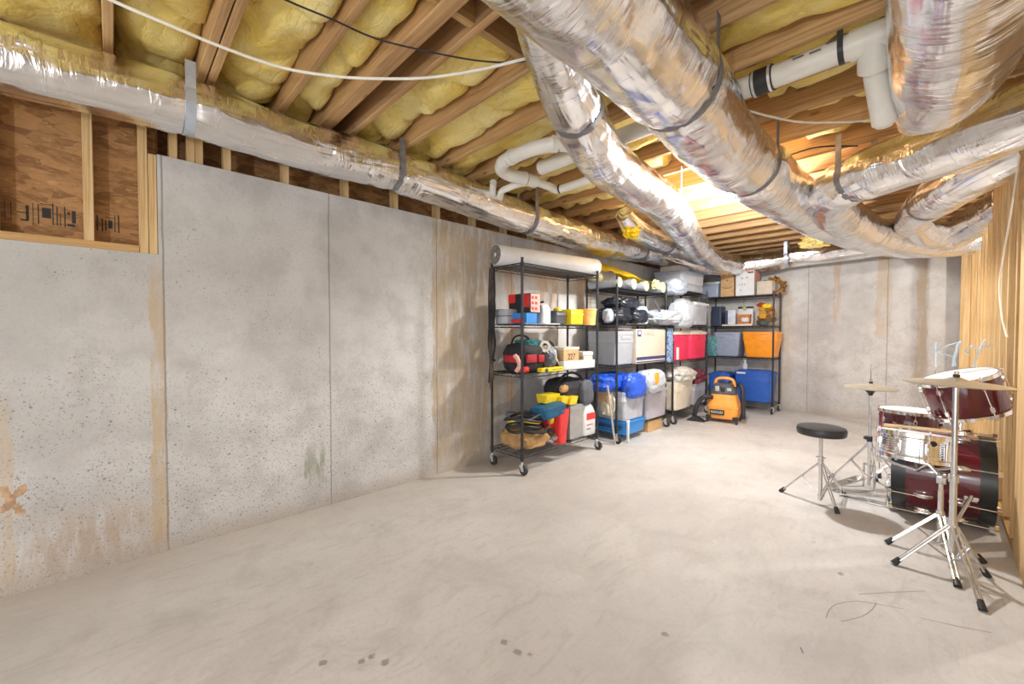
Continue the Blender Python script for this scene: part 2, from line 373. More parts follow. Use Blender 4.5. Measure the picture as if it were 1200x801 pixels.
    def build(s, name, mat, parent=None, loc=None, world=True, smooth=35):
        me = bpy.data.meshes.new(name)
        bmesh.ops.recalc_face_normals(s.bm, faces=s.bm.faces)
        if parent is not None and world: s.bm.transform(wm(parent).inverted())
        elif loc is not None: s.bm.transform(Matrix.Translation(-Vector(loc)))
        s.bm.to_mesh(me); s.bm.free()
        me.materials.append(M[mat] if isinstance(mat, str) else mat)
        if smooth:
            me.shade_smooth(); me.set_sharp_from_angle(angle=math.radians(smooth))
        o = bpy.data.objects.new(name, me); C.objects.link(o)
        if parent is not None: o.parent = parent
        elif loc is not None: o.location = loc
        return o

def wm(o):
    m = o.matrix_basis.copy()
    return wm(o.parent) @ m if o.parent else m
def tag(o, label, cat, group=None):
    o['label'] = label; o['category'] = cat
    if group: o['group'] = group
    return o
def thing(name, label, cat, loc, rot=(0, 0, 0), group=None):
    o = bpy.data.objects.new(name, None); C.objects.link(o); o.location = loc; o.rotation_euler = rot
    o.empty_display_size = 0.05
    o.matrix_basis = Matrix.LocRotScale(Vector(loc), __import__('mathutils').Euler(rot), None)
    return tag(o, label, cat, group)
def struct(o): o['kind'] = 'structure'; return o
def copy_tree(o, parent=None):
    c = o.copy(); C.objects.link(c)
    if parent is not None: c.parent = parent
    for ch in list(o.children): copy_tree(ch, c)
    return c
def catmull(pts, step=0.03):
    p = [Vector(q) for q in pts]; p = [p[0] * 2 - p[1]] + p + [p[-1] * 2 - p[-2]]; out = []
    for i in range(1, len(p) - 2):
        a, b, c, d = p[i - 1:i + 3]; n = max(2, int((c - b).length / step))
        for k in range(n):
            t = k / n
            out.append((b * 2 + (c - a) * t + (a * 2 - b * 5 + c * 4 - d) * t * t + (b * 3 - a - c * 3 + d) * t ** 3) * 0.5)
    out.append(p[-2]); return out
def letters(txt, size, at, right, up, mat, parent, name='lettering', depth=0.0008, align='CENTER'):
    cu = bpy.data.curves.new('lettering', 'FONT'); cu.body = txt; cu.size = size; cu.extrude = depth; cu.align_x = align; cu.align_y = 'CENTER'
    t = bpy.data.objects.new('lettering', cu); C.objects.link(t)
    dg = bpy.context.evaluated_depsgraph_get(); me = bpy.data.meshes.new_from_object(t.evaluated_get(dg))
    bpy.data.objects.remove(t); bpy.data.curves.remove(cu)
    r = Vector(right).normalized(); u = Vector(up).normalized(); n_ = r.cross(u)
    m = Matrix((r, u, n_)).transposed().to_4x4(); m.translation = Vector(at)
    me.transform(wm(parent).inverted() @ m); me.materials.clear(); me.materials.append(M[mat])
    o = bpy.data.objects.new(name, me); C.objects.link(o); o.parent = parent
    return o
ORD = 'first second third fourth fifth sixth seventh eighth ninth tenth eleventh twelfth thirteenth fourteenth fifteenth sixteenth seventeenth eighteenth nineteenth twentieth'.split()

# ---------------------------------------------------------------- the room
XL, YB, XS = -3.05, 7.77, 0.32          # face of left wall, of rear wall, of the stud wall
ZL, ZH, ZJ = 1.69, 2.25, 2.62           # low and high concrete tops, underside of joists
m = MB(); m.box((XL - 0.3, -4.5, -0.12), (4.2, YB + 0.3, 0)); floor = struct(m.build('floor', 'floor', smooth=0))
m = MB(); m.prism([(-4.5, 0), (YB, 0), (YB, ZH), (0.185, ZH), (0.185, ZL), (-4.5, ZL)], 'x', XL - 0.25, XL)
wall_l = struct(m.build('wall_left', 'wall_l', smooth=0))
for st_ in ([(4, 571), (7, 578), (13, 585), (20, 594), (27, 604)], [(28, 571), (22, 577), (16, 583), (8, 592), (2, 600)]):
    m = MB(); pp = [P(a, b, x=XL) for a, b in st_]; r_ = random.Random(len(st_) + int(st_[0][0]))
    for a, b in zip(pp, pp[1:]):
        for k in range(4):
            q = a.lerp(b, k / 4); m.box((XL - .002, q.y - r_.uniform(.006, .016), q.z - r_.uniform(.006, .018)), (XL + r_.uniform(.0004, .0016), q.y + r_.uniform(.006, .016), q.z + r_.uniform(.006, .018)))
    m.build('spray_mark', 'spray', wall_l, smooth=0)['label'] = 'orange spray paint stroke'
m = MB(); m.box((XL - 0.25, YB, 0), (4.2, YB + 0.25, 2.32)); struct(m.build('wall_rear', 'wall_b', smooth=0))
m = MB(); m.box((XL - 0.3, -4.5, 2.86), (4.2, YB + 0.3, 2.90)); struct(m.build('ceiling', 'deck', smooth=0))
m = MB(); m.box((XL - 0.3, YB + 0.03, 2.32), (4.2, YB + 0.2, 2.86)); struct(m.build('trim_1', 'osb', smooth=0))
m = MB(); m.box((4.0, -4.5, 0), (4.2, YB, 2.86)); struct(m.build('wall_right', M['paper'], smooth=0))

# strand board behind the knee wall, plates, short studs
m = MB(); m.box((XL - 0.115, -4.5, ZL), (XL - 0.095, 0.1845, 2.86))
sheath = m.build('sheathing_panel', 'osb', loc=(XL - 0.1, -0.5, ZL), smooth=0)
tag(sheath, 'rusty brown strand board behind the open studs above the low concrete wall', 'strand board')
m = MB(); m.prism([(XL - 0.245, 0.185), (XL - 0.1, 0.185), (XL - 0.1, 0.195), (XL - 0.23, 0.195), (XL - 0.23, YB), (XL - 0.245, YB)], 'z', ZH + 0.002, 2.86)
tag(m.build('sheathing_panel', 'osb', loc=(XL - 0.1, 4, ZH), smooth=0), 'dark strand board strip above the tall concrete wall, behind the long silver duct', 'strand board')
# printed mill marks, bars only as the photograph shows them
m = MB(); lastx = [0]
def mark(px0, px1, py0, py1):
    a = P(px0, py0, x=XL - 0.094); b = P(px1, py1, x=XL - 0.094)
    m.box((XL - 0.0955, a.y, b.z), (XL - 0.094, b.y, a.z))
for q in ((5, 6.5, 233, 258), (9, 10, 233, 259), (12, 13.5, 236, 258), (17, 34, 240, 243), (19, 33, 247, 250), (30, 34, 240, 258), (24, 33, 256, 259), (38, 39.5, 237, 263),
          (44, 46, 239, 262), (47, 63, 238, 241), (49, 60, 243, 256), (61, 63, 238, 264), (48, 62, 263, 265), (66, 68, 242, 264), (70, 71.5, 250, 265), (75, 77, 242, 266),
          (77, 90, 242, 244), (79, 82, 248, 252), (84, 89, 247, 262), (79, 88, 262, 266), (113, 115, 252, 270), (115, 137, 250, 253), (119, 121, 256, 271), (123, 133, 254, 256),
          (123, 125, 258, 270), (127, 132, 258, 268), (134, 135.5, 253, 272), (138, 140, 252, 273)):
    m = MB(); mark(*q); m.build('stamped_mark', 'ink', sheath, smooth=0)['label'] = 'black stamped mill mark'

G = 'short studs of the knee wall'
m = MB(); m.box((XL - 0.09, -4.5, ZL + 0.001), (XL, 0.105, ZL + 0.038)); tag(m.build('bottom_plate', 'plate', loc=(XL, -0.2, ZL), smooth=0), 'flat timber plate lying on top of the low concrete wall', 'plate')
m = MB(); m.box((XL - 0.09, -4.5, ZJ - 0.09), (XL, YB, ZJ - 0.002)); tag(m.build('top_plate', 'plate', loc=(XL, 1, ZJ - 0.09), smooth=0), 'long timber plate along the top of the knee wall behind the silver duct', 'plate')
for (y0, y1, z0, lab) in ((-0.43, -0.385, ZL + .038, 'vertical stud at the far left edge, left of the stamped strand board'), (-0.105, -0.067, ZL + .038, 'bare vertical stud between the two stamped strand board panels'),
                      (0.107, 0.145, ZL, 'vertical stud just left of the step in the concrete, taller of a pair'), (0.147, 0.183, ZL, 'shorter stud fixed against the end of the tall concrete wall')):
    m = MB(); m.box((XL - 0.088, y0, z0), (XL - 0.001, y1, ZJ - 0.092 if y1 < 0.18 else ZH - 0.005), 0.002, seg=1)
    tag(m.build('wall_stud', 'stud', loc=((XL - 0.04, (y0 + y1) / 2, z0)), smooth=0), lab, 'stud', G)
G2 = 'stub studs on the tall concrete'
yy = [0.24, 0.32, 0.36, 0.50] + [0.83 + 0.406 * k for k in range(11)]
for i, y0 in enumerate(yy):
    m = MB(); m.box((XL - 0.098, y0, ZH + 0.001), (XL - 0.02, y0 + 0.038, ZJ - 0.092), 0.002, seg=1)
    tag(m.build('stub_stud', 'stud', loc=(XL - 0.06, y0 + 0.02, ZH), smooth=0), f'short stub stud standing on the tall concrete wall, {ORD[i]} from the step', 'stud', G2)

# joists
JY = [(-0.019, 0.019, 'single joist above the far left end of the duct, at the top left corner'),
      (0.338, 0.377, 'left board of the pale double joist at upper left'), (0.383, 0.421, 'right board of the pale double joist at upper left'),
      (0.745, 0.783, 'single joist between the pale double joist and the wide doubled beam'),
      (0.995, 1.073, 'wide doubled joist beam that the black cable crosses'), (1.185, 1.223, 'joist just right of the wide doubled beam, past a dark gap'),
      (1.556, 1.594, 'joist at the end of the white cable, left of the thin silver duct'), (1.955, 1.993, 'joist crossing behind the strap of the middle silver duct'),
      (2.345, 2.383, 'joist above the left end of the white drain pipe'), (2.62, 2.70, 'doubled joist right beneath and beyond the white drain pipe'),
      (3.045, 3.083, 'joist one bay beyond the white drain pipe'), (3.45, 3.488, 'joist two bays beyond the white drain pipe')]
for k in range(10):
    y0 = 3.885 + 0.406 * k
    JY.append((y0, y0 + 0.038, f'far joist toward the rear wall, {ORD[k]} beyond the bare light bulb' if k else 'joist that carries the bare light bulb'))
for (y0, y1, lab) in JY:
    m = MB(); m.box((XL - 0.09, y0, ZJ), (3.98, y1, 2.858), 0.003, seg=1)
    tag(m.build('ceiling_joist', 'joist', loc=(0, (y0 + y1) / 2, ZJ), smooth=0), lab, 'joist', 'floor joists overhead')
# blocks between joists
for (x0, y0, y1, lab) in ((-1.50, 1.075, 1.184, 'cross block between the wide doubled beam and the next joist'), (-1.50, 1.225, 1.555, 'cross block left of the middle silver duct, near the white cable end'),
                          (-1.50, 0.785, 0.994, 'cross block at the top edge, left of the wide doubled beam'),
                          (-1.18, 2.702, 3.044, 'pale cross block beside the big silver duct, beyond the drain pipe'), (-1.18, 3.085, 3.449, 'pale cross block between the two big ducts, nearer the light bulb')):
    m = MB(); m.box((x0, y0, ZJ + 0.012), (x0 + 0.04, y1, 2.856), 0.002, seg=1)
    tag(m.build('cross_block', 'plate', loc=(x0, (y0 + y1) / 2, ZJ), smooth=0), lab, 'wooden block', 'blocks between the joists')

# insulation batts, one in each bay
def batt(y0, y1, x0, x1, lab, seed, zb=2.668, amp=0.036):
    m = MB(); nx = int((x1 - x0) / 0.035); ny = 12; rows = []
    for i in range(nx + 1):
        x = x0 + (x1 - x0) * i / nx; row = []
        for j in range(ny + 1):
            t = j / ny; y = y0 + (y1 - y0) * t
            e = abs(2 * t - 1) ** 4
            n1 = noise.noise(Vector((x * 2.2, y * 5, seed))); n2 = noise.noise(Vector((x * 7, y * 9, seed + 4)))
            cr = abs(noise.noise(Vector((x * 3.1, y * 2.0, seed + 9))))
            z = zb + e * 0.05 - amp * (n1 * 1.5 + n2 * 0.6) + 0.05 * max(0, 0.16 - cr) / 0.16
            row.append(m.bm.verts.new((x, y, min(2.83, z))))
        rows.append(row)
    for a, b in zip(rows, rows[1:]):
        for j in range(ny): m.bm.faces.new((a[j], a[j + 1], b[j + 1], b[j]))
    top = [[m.bm.verts.new((v.co.x, v.co.y, 2.85)) for v in (r[0], r[-1])] for r in rows]
    for i in range(nx):
        a, b = rows[i], rows[i + 1]
        m.bm.faces.new((a[0], b[0], top[i + 1][0], top[i][0])); m.bm.faces.new((b[-1], a[-1], top[i][1], top[i + 1][1]))
        m.bm.faces.new((top[i][0], top[i + 1][0], top[i + 1][1], top[i][1]))
    m.bm.faces.new([*rows[0], top[0][1], top[0][0]]); m.bm.faces.new([*rows[-1][::-1], top[-1][0], top[-1][1]])
    tag(m.build('insulation_batt', 'insul', loc=((x0 + x1) / 2, (y0 + y1) / 2, 2.85), smooth=60), lab, 'insulation', 'yellow insulation between joists')
E = 0.004
batt(-0.42, -0.019 - E, XL, -0.3, 'yellow insulation at the far top left corner, left of the first joist', 1)
batt(0.019 + E, 0.338 - E, XL, -0.3, 'yellow insulation under the start of the white cable, left of the double joist', 2)
batt(0.421 + E, 0.745 - E, XL, -0.3, 'wide yellow insulation just right of the pale double joist', 3)
batt(0.783 + E, 0.995 - E, XL, -1.52, 'narrow yellow insulation left of the wide doubled beam', 4)
batt(1.223 + E, 1.556 - E, XL, -1.52, 'yellow insulation behind the right half of the white cable', 5)
batt(1.594 + E, 1.955 - E, XL, -1.0, 'yellow insulation left of the middle duct, two bays past the wide beam', 6)
batt(1.993 + E, 2.345 - E, XL, -0.2, 'yellow insulation above the bent end of the white drain pipe', 7)
batt(2.383 + E, 2.62 - E, XL, 0.3, 'yellow insulation along the white drain pipe', 8)
batt(2.70 + E, 3.045 - E, XL, -1.3, 'yellow insulation in the bay past the drain pipe, left of the big ducts', 9)
batt(2.70 + E, 3.045 - E, -0.75, 0.3, 'yellow insulation past the black pipe coupling, right of the big duct', 10, 2.72)
batt(3.083 + E, 3.45 - E, XL, -1.6, 'yellow insulation two bays past the drain pipe, above the small left pipes', 11)
batt(3.083 + E, 3.45 - E, -0.8, 0.3, 'yellow insulation behind the thin tan cable, right of the big duct', 12, 2.72)
batt(3.488 + E, 3.885 - E, XL, -1.9, 'yellow insulation left of the light bulb, above the shelf of rolled carpet', 13, 2.70)
batt(3.488 + E, 3.885 - E, -0.7, 0.3, 'yellow insulation above the bend of the right hand duct', 14, 2.72)
batt(3.923 + E, 4.291 - E, XL, -2.0, 'yellow insulation in the far left bay above the short duct', 15, 2.70)

# stud wall on the right
G3 = 'studs of the open partition'
ys = [3.79, 4.20, 4.61, 5.01, 5.42, 5.83, 6.24, 6.64]
for i, y0 in enumerate(ys):
    m = MB(); m.box((XS, y0, 0.039), (XS + 0.089, y0 + 0.038, ZJ - 0.04), 0.002, seg=1)
    tag(m.build('partition_stud', 'stud', loc=(XS + 0.04, y0 + 0.02, 0.04), smooth=0), f'bare stud of the open partition beside the drums, {ORD[i]} from the near end', 'stud', G3)
for i, (x0, x1, y0) in enumerate(((0.20, 0.285, 7.62), (XS, XS + 0.089, 7.2), (0.288, XS + 0.089, 7.66))):
    m = MB(); m.box((x0, y0, 0.039), (x1, y0 + 0.038 + (0.06 if i == 0 else 0), ZJ - 0.04), 0.002, seg=1)
    tag(m.build('partition_stud', 'stud', loc=((x0 + x1) / 2, y0, 0.04), smooth=0), ('bright end post of the partition against the rear wall', 'last full stud of the partition, before the bright end post', 'thin stud tucked behind the bright end post')[i], 'stud', G3)
m = MB(); m.box((XS, 3.60, 0.0), (XS + 0.089, YB - 0.001, 0.037)); tag(m.build('sole_plate', 'plate', loc=(XS, 5, 0), smooth=0), 'timber sole plate on the floor under the partition studs', 'plate')
m = MB(); m.box((XS, 2.2, ZJ - 0.039), (XS + 0.089, YB - 0.001, ZJ - 0.001)); tag(m.build('top_plate', 'plate', loc=(XS, 5, ZJ - .04), smooth=0), 'timber plate under the joists on top of the open partition', 'plate')
m = MB(); m.box((XS - 0.004, 2.9, 0.0), (XS + 0.089, 3.60, 1.98), 0.003, seg=1); tag(m.build('jamb_board', 'stud', loc=(XS, 3.3, 0), smooth=0), 'wide upright board at the right edge, nearest end of the partition', 'board')
m = MB(); m.box((XS - 0.002, 2.4, 1.985), (XS + 0.089, 3.785, 2.30), 0.003, seg=1); tag(m.build('header_board', 'plate', loc=(XS, 3.1, 2), smooth=0), 'pale header board over the upright board at the right edge', 'board')
m = MB(); pts = [P(1195, 180, x=0.30), P(1190, 215, x=0.30), P(1176, 300, x=0.30), P(1171, 335, x=0.30), P(1174, 370, x=0.30), P(1180, 395, x=0.30)]
m.tube(catmull(pts, 0.05), 0.0045, 8); tag(m.build('loose_cable', 'cable_w', loc=tuple(pts[0])), 'thin cream cable dangling down the partition studs', 'cable')

# scuffs on the slab
def scuff(pts, w=0.0015):
    m = MB(); m.tube([Vector((q.x, q.y, 0.0003)) for q in catmull([P(a, b, z=0) for a, b in pts], 0.04)], w, 6)
    for v in m.bm.verts: v.co.z = 0.0002 + 0.0004 * (v.co.z > 0.0003)
    m.build('scuff_mark', 'scuff', floor)
scuff([(1006, 696), (1040, 694), (1084, 692)]); scuff([(968, 724), (972, 714), (982, 707), (1005, 704), (1030, 708), (1058, 713)])
scuff([(986, 728), (1010, 722), (1022, 714), (1027, 706)]); scuff([(1080, 724), (1120, 733), (1162, 741)])
scuff([(938, 758), (941, 765)], 0.003)

# ---------------------------------------------------------------- ducts
def duct(label, pts, rad, straps, seed, smat='strap', collars=(), crinkle=0.05, tails=True):
    path = catmull(pts, 0.02); N = len(path)
    # radius along the way: rad is a number or (fraction, radius) pairs
    def rr(t):
        if isinstance(rad, (int, float)): return rad
        for (a, ra), (b, rb) in zip(rad, rad[1:]):
            if t <= b: return ra + (rb - ra) * (t - a) / (b - a)
        return rad[-1][1]
    L = [0.0]
    for a, b in zip(path, path[1:]): L.append(L[-1] + (b - a).length)
    sp = [min(range(N), key=lambda i: (path[i] - Vector(q)).length) for q in straps]
    n = 64
    def fn(i, k, r):
        a = 2 * PI * k / n; p = Vector((math.cos(a) * 1.3, math.sin(a) * 1.3, L[i] * 2.4 + seed * 7))
        q = Vector((math.cos(a) * 5, math.sin(a) * 5, L[i] * 3.5 + seed)); d = 0
        g = 0
        for s_ in sp:
            e = math.exp(-((L[i] - L[s_]) / 0.16) ** 2); g = max(g, e)
            d -= 0.10 * math.exp(-((L[i] - L[s_]) / 0.045) ** 2)
        d += crinkle * noise.noise(p) + 0.022 * noise.noise(q) + 0.035 * g * noise.noise(Vector((math.cos(a) * 9, math.sin(a) * 9, L[i] * 2 + seed)))
        w3 = Vector((math.cos(a) * r, math.sin(a) * r, L[i])) 
        rg = 1 - abs(noise.noise(w3 * 9 + Vector((seed * 3, 0, 0)))) * 2; rg2 = 1 - abs(noise.noise(Vector((w3.x * 24, w3.y * 24, w3.z * 10 + seed)))) * 2
        patch = max(0, noise.noise(Vector((math.cos(a) * 1.5, math.sin(a) * 1.5, L[i] * 1.6 + seed * 5))) + 0.45)
        d += (0.022 * rg + 0.014 * rg2) * min(1, patch + g)
        return r * (1 + d)
    m = MB(); R = m.tube(path, [rr(i / (N - 1)) for i in range(N)], n, fn=fn)
    uvl = m.bm.loops.layers.uv.new('UVMap'); idx = {}
    for i, r in enumerate(R):
        for k, v in enumerate(r): idx[v] = (i, k)
    for f in m.bm.faces:
        ks = [idx[l.vert][1] for l in f.loops]; wrap = max(ks) - min(ks) > n / 2
        for l in f.loops:
            i, k = idx[l.vert]; kk = k + n if (wrap and k < n / 2) else k
            l[uvl].uv = (L[i] + seed * 3, kk / n * 2 * PI * 0.16)
    o = m.build('flex_duct', 'foil', loc=tuple(path[N // 2]), smooth=80)
    tag(o, label, 'duct')
    for j, s_ in enumerate(sp):
        t = (path[min(s_ + 1, N - 1)] - path[max(s_ - 1, 0)]).normalized(); c = path[s_]; r = rr(s_ / (N - 1)) * 0.94
        side = t.cross(Vector((0, 0, 1))).normalized(); up = side.cross(t); m = MB(); w = 0.022
        rs = []
        for k in range(41):
            a = 2 * PI * k / 40; d = side * math.cos(a) + up * math.sin(a)
            rs.append([c + d * (r + h) + t * x for (h, x) in ((0.0, -w), (0.004, -w), (0.004, w), (0.0, w))])
        m.rings(rs[:-1], closed=True)
        if tails:
            for sgn in (-1, 1):   # ends of the strap run up to the joist
                e = c + side * sgn * r * 0.93; top = Vector((e.x, e.y, ZJ + 0.02))
                if top.z - e.z > 0.03: m.box((-w, -0.002, 0), (w, 0.002, top.z - e.z), mat=Matrix.Translation(e) @ Matrix((t, side, (0, 0, 1))).transposed().to_4x4())
        m.build('strap', smat if not isinstance(smat, (list, tuple)) else smat[j], o)
    return o
duct('long silver foil duct running along the top of the left concrete wall',
     [(-2.8, -1.6, 2.41), (-2.8, -0.9, 2.41), (-2.8, -0.33, 2.425), (-2.8, 0.3, 2.449), (-2.8, 0.9, 2.43), (-2.8, 1.5, 2.4445), (-2.8, 2.2, 2.40), (-2.8, 2.92, 2.36), (-2.8, 3.5, 2.34), (-2.8, 4.11, 2.31), (-2.8, 4.7, 2.33), (-2.8, 5.35, 2.37), (-2.78, 6.0, 2.375), (-2.72, 6.7, 2.36), (-2.5, 7.15, 2.34), (-2.2, 7.35, 2.33)],
     0.145, [(-2.8, 0.3, 2.449), (-2.8, 1.5, 2.4445), (-2.8, 2.92, 2.36), (-2.8, 5.1, 2.36)], 1, ['strap_silver', 'strap', 'strap', 'strap'])
duct('horizontal silver foil duct hung along the rear wall above the shelves',
     [(-2.25, 7.3, 2.36), (-1.95, 7.4, 2.36), (-1.6, 7.45, 2.40), (-1.2, 7.47, 2.41), (-0.8, 7.45, 2.42), (-0.35, 7.4, 2.44)], 0.148, [(-1.62, 7.45, 2.40)], 2, 'strap_silver', crinkle=0.10)
duct('middle silver foil duct dropping from the joists just left of the largest duct',
     [(-0.95, 0.90, 2.555), (-1.01, 1.07, 2.49), (-1.12, 1.32, 2.41), (-1.27, 1.68, 2.36), (-1.42, 2.1, 2.32), (-1.5, 2.5, 2.32), (-1.56, 3.0, 2.33), (-1.63, 3.4, 2.34), (-1.84, 4.2, 2.345), (-2.02, 4.9, 2.34), (-2.18, 5.6, 2.33), (-2.28, 6.4, 2.32), (-2.25, 7.1, 2.33)],
     [(0, 0.06), (0.03, 0.10), (0.12, 0.135), (0.3, 0.145), (0.5, 0.15), (1, 0.15)], [(-1.27, 1.68, 2.36), (-1.63, 3.4, 2.34)], 3, ['strap', 'strap_silver'])
duct('largest silver foil duct, running from top centre away to the rear wall',
     [(-0.84, -0.5, 2.42), (-0.84, 0.4, 2.42), (-0.85, 1.2, 2.41), (-0.86, 1.9, 2.40), (-0.92, 2.6, 2.385), (-0.90, 3.2, 2.37), (-0.88, 3.9, 2.37), (-0.80, 4.9, 2.375), (-0.66, 5.9, 2.38), (-0.45, 6.8, 2.39), (-0.25, 7.4, 2.4)],
     [(0, 0.205), (0.3, 0.205), (0.36, 0.20), (0.55, 0.2), (1, 0.19)], [(-0.86, 1.9, 2.40), (-0.9, 3.1, 2.37)], 4)
duct('fat silver foil duct coming overhead at the top right, tapering to its end',
     [(0.10, 0.3, 2.42), (0.08, 1.2, 2.41), (0.06, 1.8, 2.395), (0.045, 2.25, 2.375), (0.01, 2.65, 2.36), (-0.05, 2.95, 2.37), (-0.11, 3.18, 2.40)],
     [(0, 0.19), (0.55, 0.2), (0.75, 0.195), (0.88, 0.15), (1, 0.06)], [], 5)
duct('silver foil duct entering through the right stud wall and looping back toward the rear wall',
     [(0.75, 3.05, 2.40), (0.45, 3.25, 2.37), (0.2, 3.42, 2.355), (-0.1, 3.62, 2.35), (-0.38, 3.76, 2.34), (-0.56, 3.95, 2.32), (-0.62, 4.3, 2.30), (-0.58, 4.9, 2.275), (-0.47, 5.6, 2.26), (-0.28, 6.35, 2.27), (0.0, 6.9, 2.29), (0.35, 7.2, 2.34)],
     0.165, [(-0.42, 3.78, 2.34)], 6)
duct('shorter silver foil duct behind the looping one, against the studs at the right',
     [(0.55, 3.95, 2.42), (0.30, 4.1, 2.36), (0.08, 4.4, 2.32), (-0.1, 4.9, 2.30), (-0.2, 5.6, 2.33), (-0.2, 6.1, 2.38)], [(0, 0.12), (0.35, 0.155), (0.6, 0.12), (1, 0.13)], [(-0.05, 4.75, 2.31)], 7, tails=False)
duct('low silver foil duct glowing orange beside the bright end of the stud wall',
     [(0.45, 5.7, 2.45), (0.25, 6.1, 2.35), (0.06, 6.3, 2.28), (-0.1, 6.0, 2.30), (-0.2, 5.5, 2.36)], [(0, 0.14), (0.5, 0.16), (1, 0.1)], [], 8)
duct('short stubby foil duct above the near shelves, beside the long wall duct',
     [(-2.42, 4.05, 2.56), (-2.44, 4.3, 2.46), (-2.46, 4.75, 2.42), (-2.46, 5.4, 2.41), (-2.42, 6.1, 2.36)], [(0, 0.09), (0.15, 0.12), (1, 0.12)], [(-2.46, 5.2, 2.41)], 9, tails=False)
m = MB(); m.blob(P(955, 283, y=6.6), (0.3, 0.22, 0.16), 5, 0.5, 2, freq=4); tag(m.build('insulation_tuft', 'insul', loc=tuple(P(955, 283, y=6.6))), 'torn yellow insulation tuft poking out under the largest duct', 'insulation')
m = MB(); m.blob((-2.42, 4.22, 2.40), (0.16, 0.22, 0.16), 9, 0.35, 2, freq=3); tag(m.build('insulation_tuft', 'yellow', loc=(-2.42, 4.22, 2.40)), 'bright yellow scrap on the end of the short stubby duct', 'insulation')

# ---------------------------------------------------------------- plastic drain pipes and cables
PY, PZ = 2.44, 2.557
pipe = thing('drain_pipe', 'long white plastic drain pipe under the joists with a black rubber coupling', 'pipe', (-1.0, PY, PZ))
xe = P(634, 190, y=PY).x
m = MB(); m.cyl((P(1070, 18, y=PY).x + 0.3, PY, PZ), (-0.34, PY, PZ), 0.057, n=28); m.build('pipe_run', 'pvc', pipe)
m = MB(); m.cyl((-0.34, PY, PZ), (xe, PY, PZ - 0.005), 0.054, n=28); m.build('pipe_run', 'pvc', pipe)
xa, xb = P(882, 87, y=PY).x, P(907, 76, y=PY).x
m = MB(); m.cyl((xa, PY, PZ), (xb, PY, PZ), 0.063, n=28); cp = m.build('rubber_coupling', 'rubber', pipe); cp['label'] = 'black rubber coupling'
for x in (xa + 0.012, xb - 0.012):
    m = MB(); m.cyl((x - 0.006, PY, PZ), (x + 0.006, PY, PZ), 0.066, n=28); m.build('hose_clamp', 'steel', cp)
xt = P(1020, 44, y=PY).x
m = MB(); m.cyl((xt - 0.07, PY, PZ), (xt + 0.14, PY, PZ), 0.064, n=28)
bt = P(1036, 148, y=PY + 0.26)
m.tube(catmull([(xt + 0.02, PY, PZ), (xt + 0.012, PY + 0.045, PZ - 0.075), (xt + 0.01, PY + 0.07, PZ - 0.10)], 0.02), 0.062, 24)
m.build('tee_fitting', 'pvc', pipe)
m = MB(); a = Vector((xt + 0.01, PY + 0.065, PZ - 0.085)); m.tube([a, bt + Vector((0, 0, 0.02)), bt], [0.047, 0.047, 0.032], 24); m.build('branch_pipe', 'pvc', pipe)
for (px, py) in ((935, 71), (955, 64), (975, 52)):
    c = P(px, py - 4, y=PY - 0.058); m = MB(); m.box((c.x - 0.022, PY - 0.0588, c.z - 0.003), (c.x + 0.022, PY - 0.0545, c.z + 0.003)); m.build('print_mark', 'pvc_print', pipe)
xs_ = P(987, 40, y=PY).x
m = MB()
for k in range(13):
    a0 = PI + PI * k / 12; a1 = PI + PI * (k + 1) / 12
    if k == 12: break
    q = Matrix.Translation((xs_, PY, PZ)) @ Matrix.Rotation((a0 + a1) / 2, 4, 'X')
    m.box((-0.011, 0.0575, -0.008), (0.011, 0.0605, 0.008), mat=q)
m.box((xs_ - 0.011, PY - 0.061, PZ), (xs_ + 0.011, PY - 0.058, ZJ + 0.1)); m.box((xs_ - 0.011, PY + 0.058, PZ), (xs_ + 0.011, PY + 0.061, ZJ))
tag(m.build('pipe_hanger', 'cable_k', loc=(xs_, PY, PZ)), 'dark perforated hanger strap looped under the white drain pipe', 'strap')
# left end: elbow, return, trap
def zpath(q): return [P(a, b, z=c) for a, b, c in q]
pth = zpath([(706, 176, 2.55), (676, 171, 2.55), (650, 169, 2.55), (622, 175, 2.548), (600, 184, 2.545), (589, 191, 2.54), (588, 199, 2.53), (598, 205, 2.52), (613, 209, 2.515), (628, 213, 2.51)])
m = MB(); m.tube(catmull(pth, 0.02), 0.05, 24); el = m.build('elbow_pipe', 'pvc', pipe)
for (i, j) in ((4, 5), (8, 9), (2, 1)):
    c, d = pth[i], (pth[j] - pth[i]).normalized(); m = MB(); m.cyl(c - d * 0.022, c + d * 0.022, 0.056, n=24); m.build('pipe_collar', 'pvc', el)
    m = MB(); m.cyl(c + d * 0.023, c + d * 0.029, 0.0525, n=24); m.build('joint_ring', 'cable_k', el)
q0 = pth[-1]
m = MB(); m.tube(catmull([q0 - (pth[9] - pth[8]) * 0.3] + zpath([(640, 217, 2.505), (652, 222, 2.50), (662, 220, 2.50), (680, 214, 2.505), (712, 203, 2.51)]), 0.03), 0.034, 18); wp = m.build('waste_pipe', 'pvc', pipe)
c, e = zpath([(655, 221.5, 2.50), (660, 220.5, 2.50)]); m = MB(); m.cyl(c, c + (e - c) * 0.25, 0.038, n=18); m.build('joint_ring', 'cable_k', wp)
m = MB(); m.tube(catmull([q0] + zpath([(610, 215, 2.49), (596, 220, 2.47), (588, 224, 2.455), (586, 231, 2.43), (585, 238, 2.405), (580, 241, 2.395), (576.5, 237, 2.405), (577, 228, 2.44), (578, 213, 2.50)]), 0.015), 0.028, 18); m.build('trap_bend', 'pvc', pipe)
def cable(name, label, pts, r, mat):
    m = MB(); m.tube(catmull(pts, 0.04), r, 8); tag(m.build(name, mat, loc=tuple(pts[len(pts) // 2])), label, 'cable')
cz = 2.57
